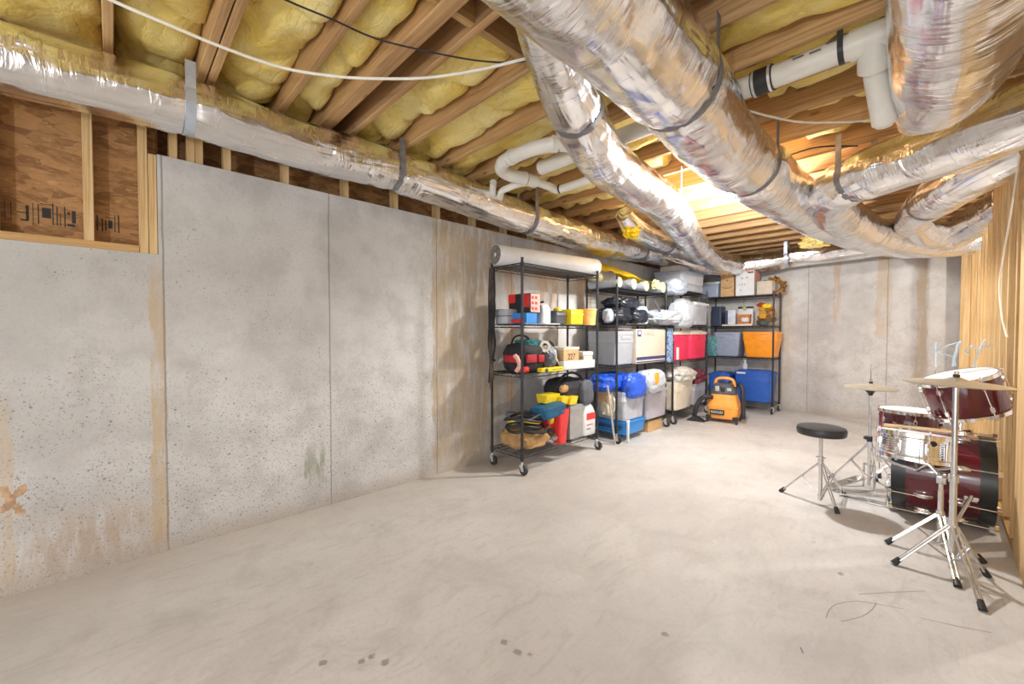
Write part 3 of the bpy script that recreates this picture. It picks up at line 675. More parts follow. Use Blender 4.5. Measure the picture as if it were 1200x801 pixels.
cable('white_cable', 'white cable sagging across the ceiling below the joists', [P(100, -16, z=cz + 0.03), P(130, 0, z=cz + 0.02), P(200, 30, z=cz), P(260, 55, z=cz - .01), P(330, 79, z=cz - .02), P(390, 89, z=cz - .02), P(440, 92, z=cz - .02), P(500, 91, z=cz - .01), P(560, 82, z=cz), P(610, 70, z=cz + .02), P(640, 62, z=cz + .03)], 0.0072, 'cable_w')
cz = 2.60
cable('black_cable', 'thin black cable crossing under the wide doubled beam', [P(300, -20, z=cz), P(335, 0, z=cz), P(390, 23, z=cz), P(440, 45, z=cz), P(500, 60, z=cz), P(560, 71, z=cz), P(605, 73, z=cz + .01), P(640, 66, z=cz + .02)], 0.004, 'cable_k')
cable('tan_cable', 'thin tan cable slung between the largest duct and the branch pipe', [P(855, 122, z=2.53), P(875, 129, z=2.52), P(905, 137, z=2.51), P(940, 143, z=2.51), P(985, 143, z=2.52), P(1022, 141, z=2.53)], 0.006, 'cable_w')
cable('grey_cable', 'thin dark cable along the joist above the right duct', [P(905, 190, z=2.61), P(930, 180, z=2.60), P(960, 172, z=2.60), P(1005, 171, z=2.60)], 0.006, 'cable_k')

# lamp
lampo = thing('bare_bulb', 'bare glowing bulb in a white porcelain holder between the big ducts', 'lamp', (BULB[0], BULB[1], ZJ))
m = MB(); m.box((BULB[0] - 0.11, 3.922, ZJ - 0.012), (BULB[0] + 0.11, 4.29, ZJ - 0.001), 0.002); m.build('mounting_board', 'card_pale', lampo)
q = Matrix.Translation((BULB[0], BULB[1], ZJ - 0.012)) @ Matrix.Rotation(PI, 4, 'X')
m = MB(); m.lathe([(0.06, 0), (0.06, 0.012), (0.04, 0.03), (0.028, 0.05), (0.026, 0.065)], mat=q); m.build('lamp_holder', 'porcelain', lampo)
m = MB(); m.lathe([(0.013, 0.06), (0.016, 0.08), (0.028, 0.105), (0.031, 0.125), (0.026, 0.148), (0.012, 0.16), (0.001, 0.163)], mat=q)
bb = m.build('glass_bulb', 'bulb', lampo)


# ---------------------------------------------------------------- wire shelving
def shelving(label, loc, rotz, length, depth, heights, top):
    """local: the front posts stand on x = 0, the unit runs along +y and back along -x"""
    t = thing('wire_shelving', label, 'shelf', loc, (0, 0, rotz), 'black wire shelving units on casters')
    L, D = length, depth
    for (x, y) in ((0, 0), (0, L), (-D, 0), (-D, L)):
        m = MB(); m.cyl((x, y, 0.115), (x, y, top), 0.0125, n=12); m.cyl((x, y, top), (x, y, top + 0.006), 0.0135, n=12)
        for k in range(1, 14): m.tube([(x, y, 0.15 + k * 0.127), (x, y, 0.156 + k * 0.127)], 0.0131, 12)
        m.build('post', 'wire', t, world=False)
        m = MB(); m.cyl((x, y, 0.085), (x, y, 0.118), 0.011, n=12); m.box((x - 0.018, y - 0.02, 0.082), (x + 0.018, y + 0.02, 0.09), 0.002)
        for s in (-1, 1):
            m.prism([(x - 0.02, 0.088), (x + 0.026, 0.088), (x + 0.036, 0.034), (x + 0.006, 0.034)], 'y', y + s * 0.017 - 0.0015, y + s * 0.017 + 0.0015)
        c = m.build('caster', 'steel', t, world=False)
        m = MB(); q = Matrix.Translation((x + 0.02, y, 0.046)) @ Matrix.Rotation(PI / 2, 4, 'X')
        m.lathe([(0.012, -0.014), (0.038, -0.014), (0.045, -0.009), (0.046, 0), (0.045, 0.009), (0.038, 0.014), (0.012, 0.014)], 24, mat=q)
        m.build('wheel', 'tyre', c, world=False)
    for z in heights:
        m = MB()
        for dz in (0, -0.028):
            for a, b in (((0, 0), (0, L)), ((-D, 0), (-D, L)), ((0, 0), (-D, 0)), ((0, L), (-D, L))):
                m.tube([(a[0], a[1], z + dz), (b[0], b[1], z + dz)], 0.0036, 8)
        for x in (-D * 0.33, -D * 0.66): m.tube([(x, 0, z - 0.006), (x, L, z - 0.006)], 0.003, 6)
        n = int(L / 0.026)
        for i in range(1, n): m.tube([(0, L * i / n, z + 0.001), (-D, L * i / n, z + 0.001)], 0.0021, 5, cap=False)
        for x in (0, -D):   # zigzag truss
            k = int(L / 0.05); m.tube([(x, L * i / k, z - (0.028 if i % 2 else 0)) for i in range(k + 1)], 0.002, 5)
        k = int(D / 0.05)
        for y in (0, L): m.tube([(-D * i / k, y, z - (0.028 if i % 2 else 0)) for i in range(k + 1)], 0.002, 5)
        for (x, y) in ((0, 0), (0, L), (-D, 0), (-D, L)): m.cyl((x, y, z - 0.036), (x, y, z + 0.008), 0.0175, 0.016, n=12)
        m.build('shelf', 'wire', t, world=False)
    return t
XF = -2.525
S1 = (0.17, 0.885, 1.33, 1.865)
shelving('nearest black wire shelving unit, with a rolled carpet on top', (XF, 2.567, 0), 0, 1.145, 0.40, S1, 1.905)
S2 = (0.17, 0.875, 1.35, 1.76)
shelving('second black wire shelving unit, with plastic wrapped rolls and a yellow bag on top', (-2.5, 4.06, 0), 0, 1.2, 0.41, S2, 1.90)
S3 = (0.17, 0.86, 1.365, 1.85)
shelving('third black wire shelving unit, holding two red totes', (-2.5, 5.48, 0), 0, 1.17, 0.41, S3, 1.90)
S4 = (0.15, 0.86, 1.36, 1.845)
shelving('black wire shelving unit against the rear wall, holding the orange tote', (-2.72, 7.255, 0), -PI / 2, 0.98, 0.39, S4, 1.89)
# that unit: local +y -> world +x, local -x (back) -> world +y

# ---------------------------------------------------------------- things on the shelves
def front(xf, pl, pr, ptop, z, py=None):
    """front face of a thing on a left-wall shelf: its two y ends and its height"""
    py = py or (ptop + 12); a = P(pl, py, x=xf).y; b = P(pr, py, x=xf).y; c = P((pl + pr) / 2, ptop, x=xf).z
    return a, b, c - z
def rear(yf, pl, pr, ptop, z):
    py = ptop + 12; a = P(pl, py, y=yf).x; b = P(pr, py, y=yf).x; c = P((pl + pr) / 2, ptop, y=yf).z
    return a, b, c - z
def carton(name, label, cat, lo, hi, mat, group=None, flaps=True, rot=0, seam='card_pale'):
    x0, y0, z0 = lo; x1, y1, z1 = hi; c = ((x0 + x1) / 2, (y0 + y1) / 2, z0)
    t = thing(name, label, cat, c, (0, 0, rot), group); hx, hy, h = (x1 - x0) / 2, (y1 - y0) / 2, z1 - z0
    m = MB(); m.box((-hx, -hy, 0), (hx, hy, h), 0.003, seg=1); m.build('box_body', mat, t, world=False)
    if flaps:
        m = MB(); m.box((-hx, -0.0, h), (hx, hy - 0.002, h + 0.004)); m.build('flap', mat, t, world=False)
        m = MB(); m.box((-hx, -hy + 0.002, h), (hx, -0.006, h + 0.004)); m.build('flap', mat, t, world=False)
        m = MB(); m.box((-hx - .0006, -0.028, h + 0.003), (hx + .0006, 0.028, h + 0.0046)); m.box((hx, -0.028, h - 0.05), (hx + 0.0008, 0.028, h + 0.004)); m.build('tape', seam, t, world=False)
    return t
def tote(label, lo, hi, mat, lid=None, group=None, taper=0.86, cat='tote', handle='y', name='storage_tote', recess=True):
    x0, y0, z0 = lo; x1, y1, z1 = hi; hx, hy, h = (x1 - x0) / 2, (y1 - y0) / 2, z1 - z0
    t = thing(name, label, cat, ((x0 + x1) / 2, (y0 + y1) / 2, z0), (0, 0, 0), group); r = min(hx, hy) * 0.22
    bx, by = hx * taper, hy * taper; hr = h * (0.86 if lid else 0.90); m = MB(); lip = 0.006
    kx, ky = bx + (hx - bx) * 0.7, by + (hy - by) * 0.7
    sec = [(0, bx - 0.012, by - 0.012, r * .7), (0.012, bx, by, r * .8), (h * 0.66, kx, ky, r), (h * 0.665, kx + lip, ky + lip, r), (hr, hx - lip, hy - lip, r), (hr, hx, hy, r), (h * 0.97 if not lid else hr + h * 0.04, hx, hy, r)]
    if not lid: sec += [(h, hx - 0.004, hy - 0.004, r), (h * 0.97, hx - 0.012, hy - 0.012, r), (h * 0.3, bx - .004, by - .004, r * .8)]
    m.loft(sec); m.build('tote_body', mat, t, world=False)
    if lid:
        zl = hr + h * 0.04; m = MB(); m.loft([(zl - h * 0.035, hx + 0.008, hy + 0.008, r), (zl + h * 0.05, hx + 0.008, hy + 0.008, r), (zl + h * 0.06, hx - 0.01, hy - 0.01, r), (zl + h * 0.035, hx - 0.025, hy - 0.025, r), (h, hx - 0.04, hy - 0.04, r)]); m.build('lid', lid, t, world=False)
    if recess:
        zz = hr * 0.90; w = min(0.10, (hy if handle == 'y' else hx) * 0.5); m = MB()
        if handle == 'y': m.box((hx - 0.018, -w, zz - 0.024), (hx + 0.006, w, zz + 0.022), 0.006); m.box((hx - 0.02, -w * .8, zz - 0.05), (hx - 0.001, w * .8, zz - 0.022), 0.004)
        else: m.box((-w, -hy - 0.006, zz - 0.024), (w, -hy + 0.018, zz + 0.022), 0.006); m.box((-w * .8, -hy + 0.001, zz - 0.05), (w * .8, -hy + 0.02, zz - 0.022), 0.004)
        m.build('handle', mat, t, world=False)
    return t
def soft(name, label, cat, c, size, mat, seed, group=None, **kw):
    m = MB(); m.blob(c, size, seed, **kw); return tag(m.build(name, mat, loc=(c[0], c[1], c[2] - size[2] / 2), smooth=60), label, cat, group)

# ---- unit 1, top: carpet roll and second roll under its far end
zt = S1[3] + 0.004
def roll(label, a, b, r, wrap, end, core=0.02, name='carpet_roll', group=None, cat='roll'):
    a, b = Vector(a), Vector(b); d = (b - a).normalized(); t = thing(name, label, cat, (a.x, a.y, a.z - r), (0, 0, 0), group)
    m = MB(); m.tube([a, b], r, 36); m.build('wrapping', wrap, t)
    q = d.to_track_quat('Z', 'Y').to_matrix().to_4x4()
    for c, sgn in ((a, -1), (b, 1)):
        m = MB(); prof = []; mm = Matrix.Translation(c + d * sgn * 0.001) @ q
        rs = [core] + [core + (r * 0.97 - core) * k / 9 for k in range(10)]
        m.lathe([(r * 0.97, 0)] + [(x, sgn * (0.004 if k % 2 else 0.001)) for k, x in enumerate(rs[::-1])] + [(core, -sgn * 0.03)], 36, mat=mm, cap=False)
        m.build('roll_end', end, t)
    return t
roll('long rolled carpet in white wrapping on top of the nearest shelving unit', (-2.80, 2.50, zt + 0.093), (-2.60, 3.78, zt + 0.093), 0.091, 'white', 'felt')
roll('cream foam roll under the far end of the white wrapped carpet roll', (-2.68, 3.79, zt + 0.02), (-2.72, 4.04, zt + 0.02), 0.052, 'pale_roll', 'pale_roll', 0.03, 'foam_roll')
# ---- unit 1, shelf 3
z = S1[2] + 0.004
a, b, h = front(-2.56, 617, 629.5, 366.5, z)
carton('blue_tray', 'blue plastic case under the red and black power tool box', 'case', (-2.86, a, z), (-2.56, b, z + h), 'azure', flaps=False)
a2, b2, h2 = front(-2.57, 621, 633, 343.5, z + h)
t = carton('tool_box', 'red and black printed tool carton standing on the blue case', 'box', (-2.85, a2, z + h + 0.001), (-2.57, b2, z + h + h2), 'ink', flaps=False)
m = MB(); m.box((-2.853, a2 - 0.0012, z + h + h2 * 0.55), (-2.76, a2, z + h + h2)); m.box((-2.66, a2 - 0.0012, z + h + h2 * .3), (-2.575, a2, z + h + h2 * .99)); m.build('printed_panel', 'red', t)
m = MB(); m.box((-2.569, a2 + 0.01, z + h + 0.01), (-2.5675, b2 - 0.005, z + h + h2 - 0.004)); m.build('printed_panel', 'pink', t)
m = MB(); [m.box((-2.5674, a2 + 0.02 + i * 0.045, z + h + 0.03 + j * 0.05), (-2.5668, a2 + 0.05 + i * 0.045, z + h + 0.055 + j * 0.05)) for i in range(2) for j in range(3)]; m.build('printed_panel', 'red', t)
a, b, h = front(-2.60, 634, 648, 358, z); yc = (a + b) / 2
t = thing('silver_jug', 'pale silver jug with a dark pump top beside the tool carton', 'jug', (-2.66, yc, z))
m = MB(); m.loft([(0, .055, .06, .03), (0.01, .062, .068, .03), (h * .8, .062, .068, .03), (h, .04, .05, .03)], mat=Matrix.Translation((-2.66, yc, z + 0.008))); m.build('jug_body', 'silver_pl', t)
m = MB(); m.cyl((-2.70, yc - .02, z + h), (-2.70, yc - .02, z + h + .035), .022, n=16); m.tube([(-2.70, yc - .02, z + h + .03), (-2.64, yc + .0, z + h + .04)], .01, 8); m.build('pump_top', 'dark', t)
m = MB(); m.loft([(0, .09, .115, .02), (.007, .09, .115, .02)], mat=Matrix.Translation((-2.62, yc + 0.01, z))); tag(m.build('shallow_dish', 'white', loc=(-2.62, yc, z)), 'flat white dish lying under the silver jug', 'dish')
a, b, h = front(-2.60, 652, 664, 364, z)
t = tote('small charcoal bin between the silver jug and the yellow bin', (-2.80, a, z), (-2.60, b, z + h), 'dark', taper=.93, cat='bin', name='small_bin', recess=False)
m = MB(); m.blob((-2.68, b - .05, z + h + .005), (.09, .07, .06), 3); m.build('contents', 'yellow', t)
a, b, h = front(-2.56, 669.5, 684, 362.5, z)
tote('bright yellow plastic bin on the third shelf of the nearest unit', (-2.70, a, z), (-2.56, b, z + h), 'yellow', taper=.94, cat='bin', name='small_bin', recess=False)
a, b, h = front(-2.60, 685, 697.5, 362, z); r = (b - a) / 2
t = thing('orange_pail', 'tan orange ribbed pail right of the yellow bin', 'pail', (-2.62, (a + b) / 2, z))
m = MB(); m.lathe([(r * .82, 0), (r * .86, h * .3), (r * .88, h * .31), (r * .9, h * .6), (r * .93, h * .61), (r * .96, h * .9), (r * 1.02, h * .91), (r * 1.02, h), (r * .94, h), (r * .85, h * .3)], 32, mat=Matrix.Translation((-2.62, (a + b) / 2, z))); m.build('pail_body', pm('tan_orange', (.85, .48, .16), .5), t)
t = thing('grey_case', 'small grey case at the near left end of the third shelf', 'case', (-2.82, 2.66, z))
m = MB(); m.box((-2.90, 2.59, z), (-2.74, 2.73, z + .14), .01); m.build('case_body', 'clear', t); m = MB(); m.box((-2.9, 2.585, z + .07), (-2.738, 2.735, z + .078), .002); m.build('case_seam', 'dark', t)
soft('red_pouch', 'flat dark red pouch in front of the small grey case', 'pouch', (-2.66, 2.66, z + .022), (.14, .12, .05), 'red', 8, flat=.5)
# ---- unit 1, shelf 2
z = S1[1] + 0.004
t = thing('tool_bag', 'black tool bag with a red front pocket and teal top on the second shelf', 'bag', (-2.72, 2.78, z))
m = MB(); m.blob((-2.72, 2.79, z + .13), (.30, .33, .26), 4, .06, 4.5); m.build('bag_body', 'black_cloth', t)
m = MB(); m.box((-2.575, 2.66, z + .09), (-2.545, 2.79, z + .165), .012); m.box((-2.575, 2.81, z + .09), (-2.548, 2.90, z + .16), .012); m.box((-2.80, 2.605, z + .09), (-2.61, 2.63, z + .16), .01); m.build('pocket', pm('dark_red_cloth', (.42, .02, .03), .7), t)
m = MB(); m.blob((-2.70, 2.84, z + .265), (.20, .26, .07), 6, .2, 3); m.build('top_cover', pm('teal_green_cloth', (.02, .15, .17), .7), t)
m = MB(); m.tube(catmull([(-2.8, 2.70, z + .25), (-2.79, 2.73, z + .32), (-2.76, 2.80, z + .34), (-2.74, 2.87, z + .31), (-2.74, 2.9, z + .26)], .02), .01, 8); m.build('carry_handle', 'black_cloth', t)
t = thing('hand_pump', 'small red and pink hand tool at the near end of the second shelf', 'tool', (-2.57, 2.60, z))
m = MB(); m.tube(catmull([(-2.62, 2.59, z + .015), (-2.59, 2.6, z + .07), (-2.60, 2.585, z + .13), (-2.63, 2.58, z + .16)], .01), [.02] * 40 if False else .02, 12); m.build('tool_body', 'pink', t)
m = MB(); m.blob((-2.60, 2.66, z + .03), (.08, .11, .06), 3); m.build('tool_base', 'red', t)
soft('dark_pouch', 'dark blue grey pouch between the tool bag and the yellow level', 'pouch', (-2.62, 2.98, z + .09), (.20, .14, .18), 'grey_cloth', 12, amp=.2)
t = thing('tape_roll', 'white roll of tape on the dark pouch of the second shelf', 'tape', (-2.60, 2.93, z + .18)); 
m = MB(); q = Matrix.Translation((-2.585, 2.93, z + .235)) @ Matrix.Rotation(PI / 2, 4, 'Y') @ Matrix.Rotation(.5, 4, 'X'); m.lathe([(.03, -.02), (.055, -.02), (.055, .02), (.03, .02), (.03, -.02)], 28, mat=q, cap=False); m.build('tape_ring', 'cream', t)
m = MB(); m.tube(catmull([(-2.57, 2.94, z + .19), (-2.56, 3.0, z + .15), (-2.55, 3.06, z + .12), (-2.54, 3.11, z + .03)], .02), .006, 8); m.build('tape_tail', 'cream', t)
soft('foil_pouch', 'crumpled silver pouch behind the tape roll', 'pouch', (-2.68, 3.08, z + .12), (.16, .16, .22), 'film', 15, amp=.25)
soft('brown_scrap', 'tan brown scrap on top of the silver pouch', 'scrap', (-2.76, 3.02, z + .25), (.10, .10, .09), 'kraft', 16, amp=.25)
soft('black_strap_bundle', 'small black bundle behind the cardboard box with the N', 'bundle', (-2.80, 3.24, z + .22), (.10, .10, .10), 'black_cloth', 17, amp=.3)
a, b, h = front(-2.56, 660.5, 678.5, 408, z + .035)
t = carton('lidded_carton', 'tan lidded cardboard box marked with an N, on the second shelf', 'box', (-2.86, a, z + .036), (-2.56, b, z + .036 + h), 'card', flaps=False)
m = MB(); m.box((-2.862, a - .004, z + .036 + h * .9), (-2.555, b + .004, z + .036 + h + .012), .004); m.build('lid', 'card_pale', t)
m = MB(); m.box((-2.75, a - .0012, z + .036 + h * .35), (-2.64, a - .0002, z + .036 + h * .9)); m.build('printed_square', 'ink', t)
letters('N', .085, (-2.695, a - .0016, z + .036 + h * .62), (1, 0, 0), (0, 0, 1), 'paper', t)
letters('227', .085, (-2.559, (a + b) / 2, z + .036 + h * .5), (0, 1, 0), (0, 0, 1), 'ink', t)
m = MB(); m.box((-2.86, a - .03, z), (-2.57, b + .06, z + .033), .004); tag(m.build('flat_case', 'maroon_cloth', loc=(-2.7, a, z)), 'flat dark case underneath the lidded cardboard box', 'case')
a, b, h = front(-2.535, 631, 656.5, 430, z)
t = thing('yellow_level_case', 'bright yellow plastic tool tray at the front of the second shelf', 'tray', (-2.55, (a + b) / 2, z))
m = MB(); m.box((-2.555, a, z), (-2.49, b, z + h), .008); m.build('tray_body', 'yellow', t); m = MB(); m.cyl((-2.489, a + .06, z + h * .4), (-2.486, a + .06, z + h * .4), .02, n=16); m.box((-2.489, a + .14, z + .02), (-2.487, b - .03, z + h - .015)); m.build('dark_insert', 'dark', t)
a, b, h = front(-2.49, 661, 699, 425, z + .005)
m = MB(); m.box((-2.55, a, z + .002), (-2.49, b - 0.03, z + .085), .004); tag(m.build('metal_channel', 'silver_pl', loc=(-2.52, (a + b) / 2, z)), 'long pale grey bar along the front edge of the second shelf', 'bar')
m = MB(); m.box((-2.70, 3.52, z), (-2.56, 3.68, z + .12), .006); tag(m.build('pale_block', 'card_pale', loc=(-2.63, 3.6, z)), 'pale block behind the grey bar, right of the lidded box', 'block')
m = MB(); m.box((-2.68, 3.50, z + .121), (-2.555, 3.69, z + .165), .012); tag(m.build('grey_pad', 'cloth_grey', loc=(-2.62, 3.6, z + .12)), 'folded grey pad lying on the pale block', 'pad')
# ---- unit 1, bottom shelf
z = S1[0] + 0.004
soft('paper_sack', 'brown paper sack on the bottom shelf beneath the hose coil', 'bag', (-2.72, 2.80, z + .085), (.34, .40, .17), 'kraft', 21, amp=.16, pw=3.6, flat=.08)
t = thing('hose_coil', 'coiled black and yellow hose lying on the brown paper sack', 'hose', (-2.70, 2.77, z + .17)); rr_ = random.Random(3)
for k, (mat_, dr) in enumerate((('rubber', 0), ('rubber', .012), ('rubber', -.016), ('yellow', -.004), ('rubber', .02), ('grey_cloth', .006))):
    m = MB(); ph = rr_.random() * 6; pts = [(-2.70 + (.15 + dr) * math.cos(u), 2.77 + (.165 + dr) * math.sin(u), z + .19 + .022 * k + .022 * math.sin(2 * u + ph)) for u in [2 * PI * i / 36 for i in range(36)]]
    m.tube(pts, .013 if mat_ == 'rubber' else .008, 8, closed=True); m.build('hose_loop', mat_, t)
m = MB(); m.tube(catmull([(-2.60, 2.64, z + .2), (-2.54, 2.75, z + .17), (-2.52, 2.86, z + .16), (-2.56, 2.95, z + .2)], .02), .016, 8); m.build('hose_loop', 'rubber', t)
soft('fabric_heap', 'heap of brown and black fabric behind the paper sack on the bottom shelf', 'fabric', (-2.72, 3.10, z + .13), (.30, .26, .26), 'brown_cloth', 23, amp=.3)
soft('mauve_bag', 'crumpled mauve grey bag on the bottom shelf left of the red container', 'bag', (-2.66, 3.08, z + .05), (.22, .22, .12), 'mauve_cloth', 24, amp=.25, flat=.1)
soft('yellow_glove', 'small yellow item poking out below the blue roll bag', 'glove', (-2.57, 3.02, z + .25), (.04, .05, .10), 'yellow', 25, amp=.1)
t = thing('blue_roll_bag', 'dark blue rolled tool bag lying across the bottom shelf items', 'bag', (-2.60, 2.98, z + .28))
m = MB(); q = Matrix.Translation((-2.60, 3.0, z + .33)) @ Matrix.Rotation(.12, 4, 'X'); m.blob((0, 0, 0), (.22, .34, .13), 26, .08, 4.5, mat=q); 
bm_ = m.build('bag_body', 'teal', t); bm_.location = bm_.location
m = MB(); m.blob((-2.64, 2.84, z + .285), (.2, .16, .06), 27, .15); m.build('bag_flap', 'black_cloth', t)
t = thing('red_container', 'glossy red plastic container in the middle of the bottom shelf', 'container', (-2.58, 3.24, z))
a, b, h = front(-2.54, 652.5, 663, 479, z)
m = MB(); m.loft([(0, .04, .055, .02), (.1, .045, .06, .02), (h * .8, .06, .075, .02), (h, .062, .078, .02)], mat=Matrix.Translation((-2.555, (a + b) / 2, z))); m.build('container_body', 'red', t)
m = MB(); m.box((-2.72, a - .08, z + h * .45), (-2.58, a + .02, z + h * .95), .02); m.build('container_back', 'red', t)
t = thing('yellow_tray', 'yellow tray in pieces resting on the red container', 'tray', (-2.6, 3.2, z + .36))
for (y0, y1, x0, x1, dz) in ((2.96, 3.16, -2.70, -2.60, .40), (3.14, 3.24, -2.62, -2.55, .37), (3.25, 3.36, -2.62, -2.53, .36)):
    m = MB(); m.prism([(x0, z + dz), (x1, z + dz), (x1 + .02, z + dz + .08), (x0 - .02, z + dz + .08), (x0 - .01, z + dz + .075), (x0 + .008, z + dz + .012), (x1 - .008, z + dz + .012), (x1 + .01, z + dz + .075)][:4], 'y', y0, y1); m.build('tray_section', 'yellow', t)
t = thing('duffel_bag', 'black gear bag with an arched handle and grey pocket on the bottom shelf', 'bag', (-2.70, 3.42, z + .34))
m = MB(); m.blob((-2.72, 3.40, z + .47), (.30, .46, .28), 31, .09, 3.4); m.build('bag_body', 'black_cloth', t)
m = MB(); m.blob((-2.565, 3.56, z + .45), (.10, .20, .26), 32, .08, 3.2, mat=Matrix.Rotation(.1, 3, 'X')); m.build('pocket', 'grey_cloth', t)
m = MB(); m.tube(catmull([(-2.66, 3.20, z + .50), (-2.65, 3.24, z + .60), (-2.64, 3.33, z + .655), (-2.64, 3.45, z + .66), (-2.63, 3.55, z + .62), (-2.62, 3.58, z + .55)], .02), .014, 10); m.build('carry_handle', 'black_cloth', t)
m = MB(); m.blob((-2.58, 3.22, z + .52), (.04, .12, .07), 33, .2); m.build('tan_tag', 'kraft', t)
a, b, h = front(-2.55, 668, 685, 481, z)
t = carton('grey_carton', 'plain dark grey box on the bottom shelf under the black gear bag', 'box', (-2.86, a, z), (-2.55, b, z + .34), 'grey_card', flaps=False)
m = MB(); m.box((-2.862, a - .002, z + .28), (-2.546, b + .003, z + .342), .003); m.build('lid', 'grey_card', t)
a, b, h = front(-2.53, 685, 698.5, 470, z); yc = (a + b) / 2; r = (b - a) / 2
t = thing('white_jug', 'white gallon jug with a red label and pointed cap on the bottom shelf', 'jug', (-2.58, yc, z))
m = MB(); m.loft([(0, .052, r * .94, .03), (.01, .058, r, .03), (h * .62, .058, r, .03), (h * .82, .045, r * .72, .03), (h * .9, .03, r * .5, .025), (h, .02, .024, .02)], mat=Matrix.Translation((-2.585, yc, z))); m.build('jug_body', 'white', t)
m = MB(); m.lathe([(.026, h - .005), (.026, h + .03), (.016, h + .04), (.008, h + .085)], 20, mat=Matrix.Translation((-2.585, yc, z))); m.build('cap', 'pink', t)
m = MB(); m.box((-2.5268, yc - r * .7, z + h * .46), (-2.5258, yc + r * .75, z + h * .66), .0003, seg=1); m.build('label_patch', 'red', t)
for i, w in enumerate((.8, .5)):
    m = MB(); m.box((-2.5268, yc - r * .65, z + h * (.30 - .12 * i)), (-2.5258, yc - r * .65 + r * 1.3 * w, z + h * (.33 - .12 * i))); m.build('label_line', 'red' if i == 0 else 'dark', t)
# straps hanging on the near back post
t = thing('hanging_straps', 'bunch of dark brown straps hanging from the near back post of the nearest shelving', 'strap', (-2.925, 2.55, 0.72))
for k in range(5):
    o_ = .012 * (k - 2); zb = (.78, .72, .95, .82, 1.0)[k]; m = MB()
    m.tube(catmull([(-2.90 + o_, 2.545, 1.86), (-2.895 + o_ * 1.5, 2.54, 1.6), (-2.905 + o_, 2.54 + .02 * (k % 2), 1.35), (-2.89 + o_ * 1.8, 2.535, 1.15), (-2.90 + o_ * .6, 2.54, 1.0), (-2.895 + o_ * 1.6, 2.54, zb)], .04), .011, 8)
    m.build('strap', ('black_cloth', 'brown_cloth')[k % 2], t)
m = MB(); m.tube(catmull([(-2.90, 2.54, 1.83), (-2.86, 2.54, 1.6), (-2.85, 2.54, 1.42), (-2.89, 2.54, 1.3)], .04), .006, 8); m.build('strap', 'black_cloth', t)

# ---- unit 2, top
z = S2[3] + 0.004
def wrapped(label, y, x0, x1, r, seed):
    t = thing('wrapped_roll', label, 'roll', ((x0 + x1) / 2, y, z), (0, 0, 0), 'plastic wrapped rolls on the second unit')
    m = MB(); pts = [(x0 + (x1 - x0) * i / 16, y, z + r + .003) for i in range(17)]
    m.tube(pts, r, 28, fn=lambda i, k, q: q * (1 + .05 * noise.noise(Vector((i * .6, k * .5, seed))))); m.build('wrapping', 'film', t)
    for x, s_ in ((x1, 1), (x0, -1)):
        m = MB(); q = Matrix.Translation((x, y, z + r + .003)) @ Matrix.Rotation(PI / 2, 4, 'Y'); m.lathe([(r * .62, s_ * .0), (r * .62, s_ * .008), (r * .98, s_ * .008), (r * .98, -s_ * .02), (r * .62, -s_ * .02), (r * .62, 0)], 28, mat=q, cap=False); m.build('roll_end', 'pale_roll', t)
    return t
wrapped('wrapped roll with a cream ring end beside the carpet roll, nearest of four', 4.10, -2.88, -2.50, .058, 1)
wrapped('wrapped roll under the yellow bag, second of four', 4.42, -2.88, -2.50, .062, 2)
wrapped('wrapped roll under the far end of the yellow bag, third of four', 4.72, -2.88, -2.50, .062, 3)
wrapped('wrapped roll at the far end of the second shelving unit, last of four', 5.08, -2.88, -2.46, .070, 4)
t = thing('yellow_bag', 'bright yellow plastic bag lying over the wrapped rolls', 'bag', (-2.68, 4.5, z + .12))
m = MB(); nx, ny = 14, 30; V = []
for j in range(ny + 1):
    row = []
    for i in range(nx + 1):
        u, v = i / nx, j / ny; y = 4.02 + .98 * v; x = -2.88 + .38 * u
        zz = z + .15 + (.17 * math.exp(-((v - .30) / .30) ** 2) + .03) * (1 - u) ** .7 - .02 * v + .03 * noise.noise(Vector((u * 4, v * 6, 2)))
        row.append(m.bm.verts.new((x, y, zz)))
    V.append(row)
for A, B in zip(V, V[1:]):
    for i in range(nx): m.bm.faces.new((A[i], A[i + 1], B[i + 1], B[i]))
ext = bmesh.ops.solidify(m.bm, geom=m.bm.faces[:], thickness=.02)
m.build('bag_sheet', 'yellow', t, smooth=60)
m = MB(); m.blob((-2.50, 4.98, z + .10), (.07, .16, .12), 44, .3); m.build('bag_edge', 'pale_roll', t)
# ---- unit 2, shelf 3
z = S2[2] + 0.004
soft('bin_bag', 'stuffed black bin bag at the near end of the second unit, lower of the pile', 'bag', (-2.70, 4.30, z + .10), (.38, .46, .21), 'bag_black', 51, amp=.15)
soft('bin_bag', 'black bin bag on top of the pile, right behind the second unit post', 'bag', (-2.68, 4.44, z + .25), (.34, .52, .16), 'bag_black', 52, amp=.2)
soft('bin_bag', 'black bin bag bulging at the front next to the white and blue bag', 'bag', (-2.58, 4.62, z + .10), (.24, .34, .18), 'bag_black', 53, amp=.15)
soft('clear_bag', 'clear plastic bag squeezed between the orange pail and the black bags', 'bag', (-2.60, 4.04, z + .09), (.12, .12, .16), 'film', 54, amp=.12)
a, b, h = front(-2.52, 748, 760, 359, z)
t = thing('printed_bag', 'white bag with a blue emblem standing beside the black bin bags', 'bag', (-2.55, (a + b) / 2, z))
m = MB(); m.blob((-2.56, (a + b) / 2, z + h * .5), (.10, b - a, h), 55, .1, 4); m.build('bag_body', pm('pale_blue_film', (.62, .72, .92), .35, bump=.4), t)
m = MB(); m.blob((-2.512, (a + b) / 2, z + h * .68), (.02, .15, .06), 56, .1, 2.2); m.build('emblem', 'blue', t)
t = thing('white_bag', 'big white plastic bag bulging out of the shelves between second and third units', 'bag', (-2.44, 5.35, z))
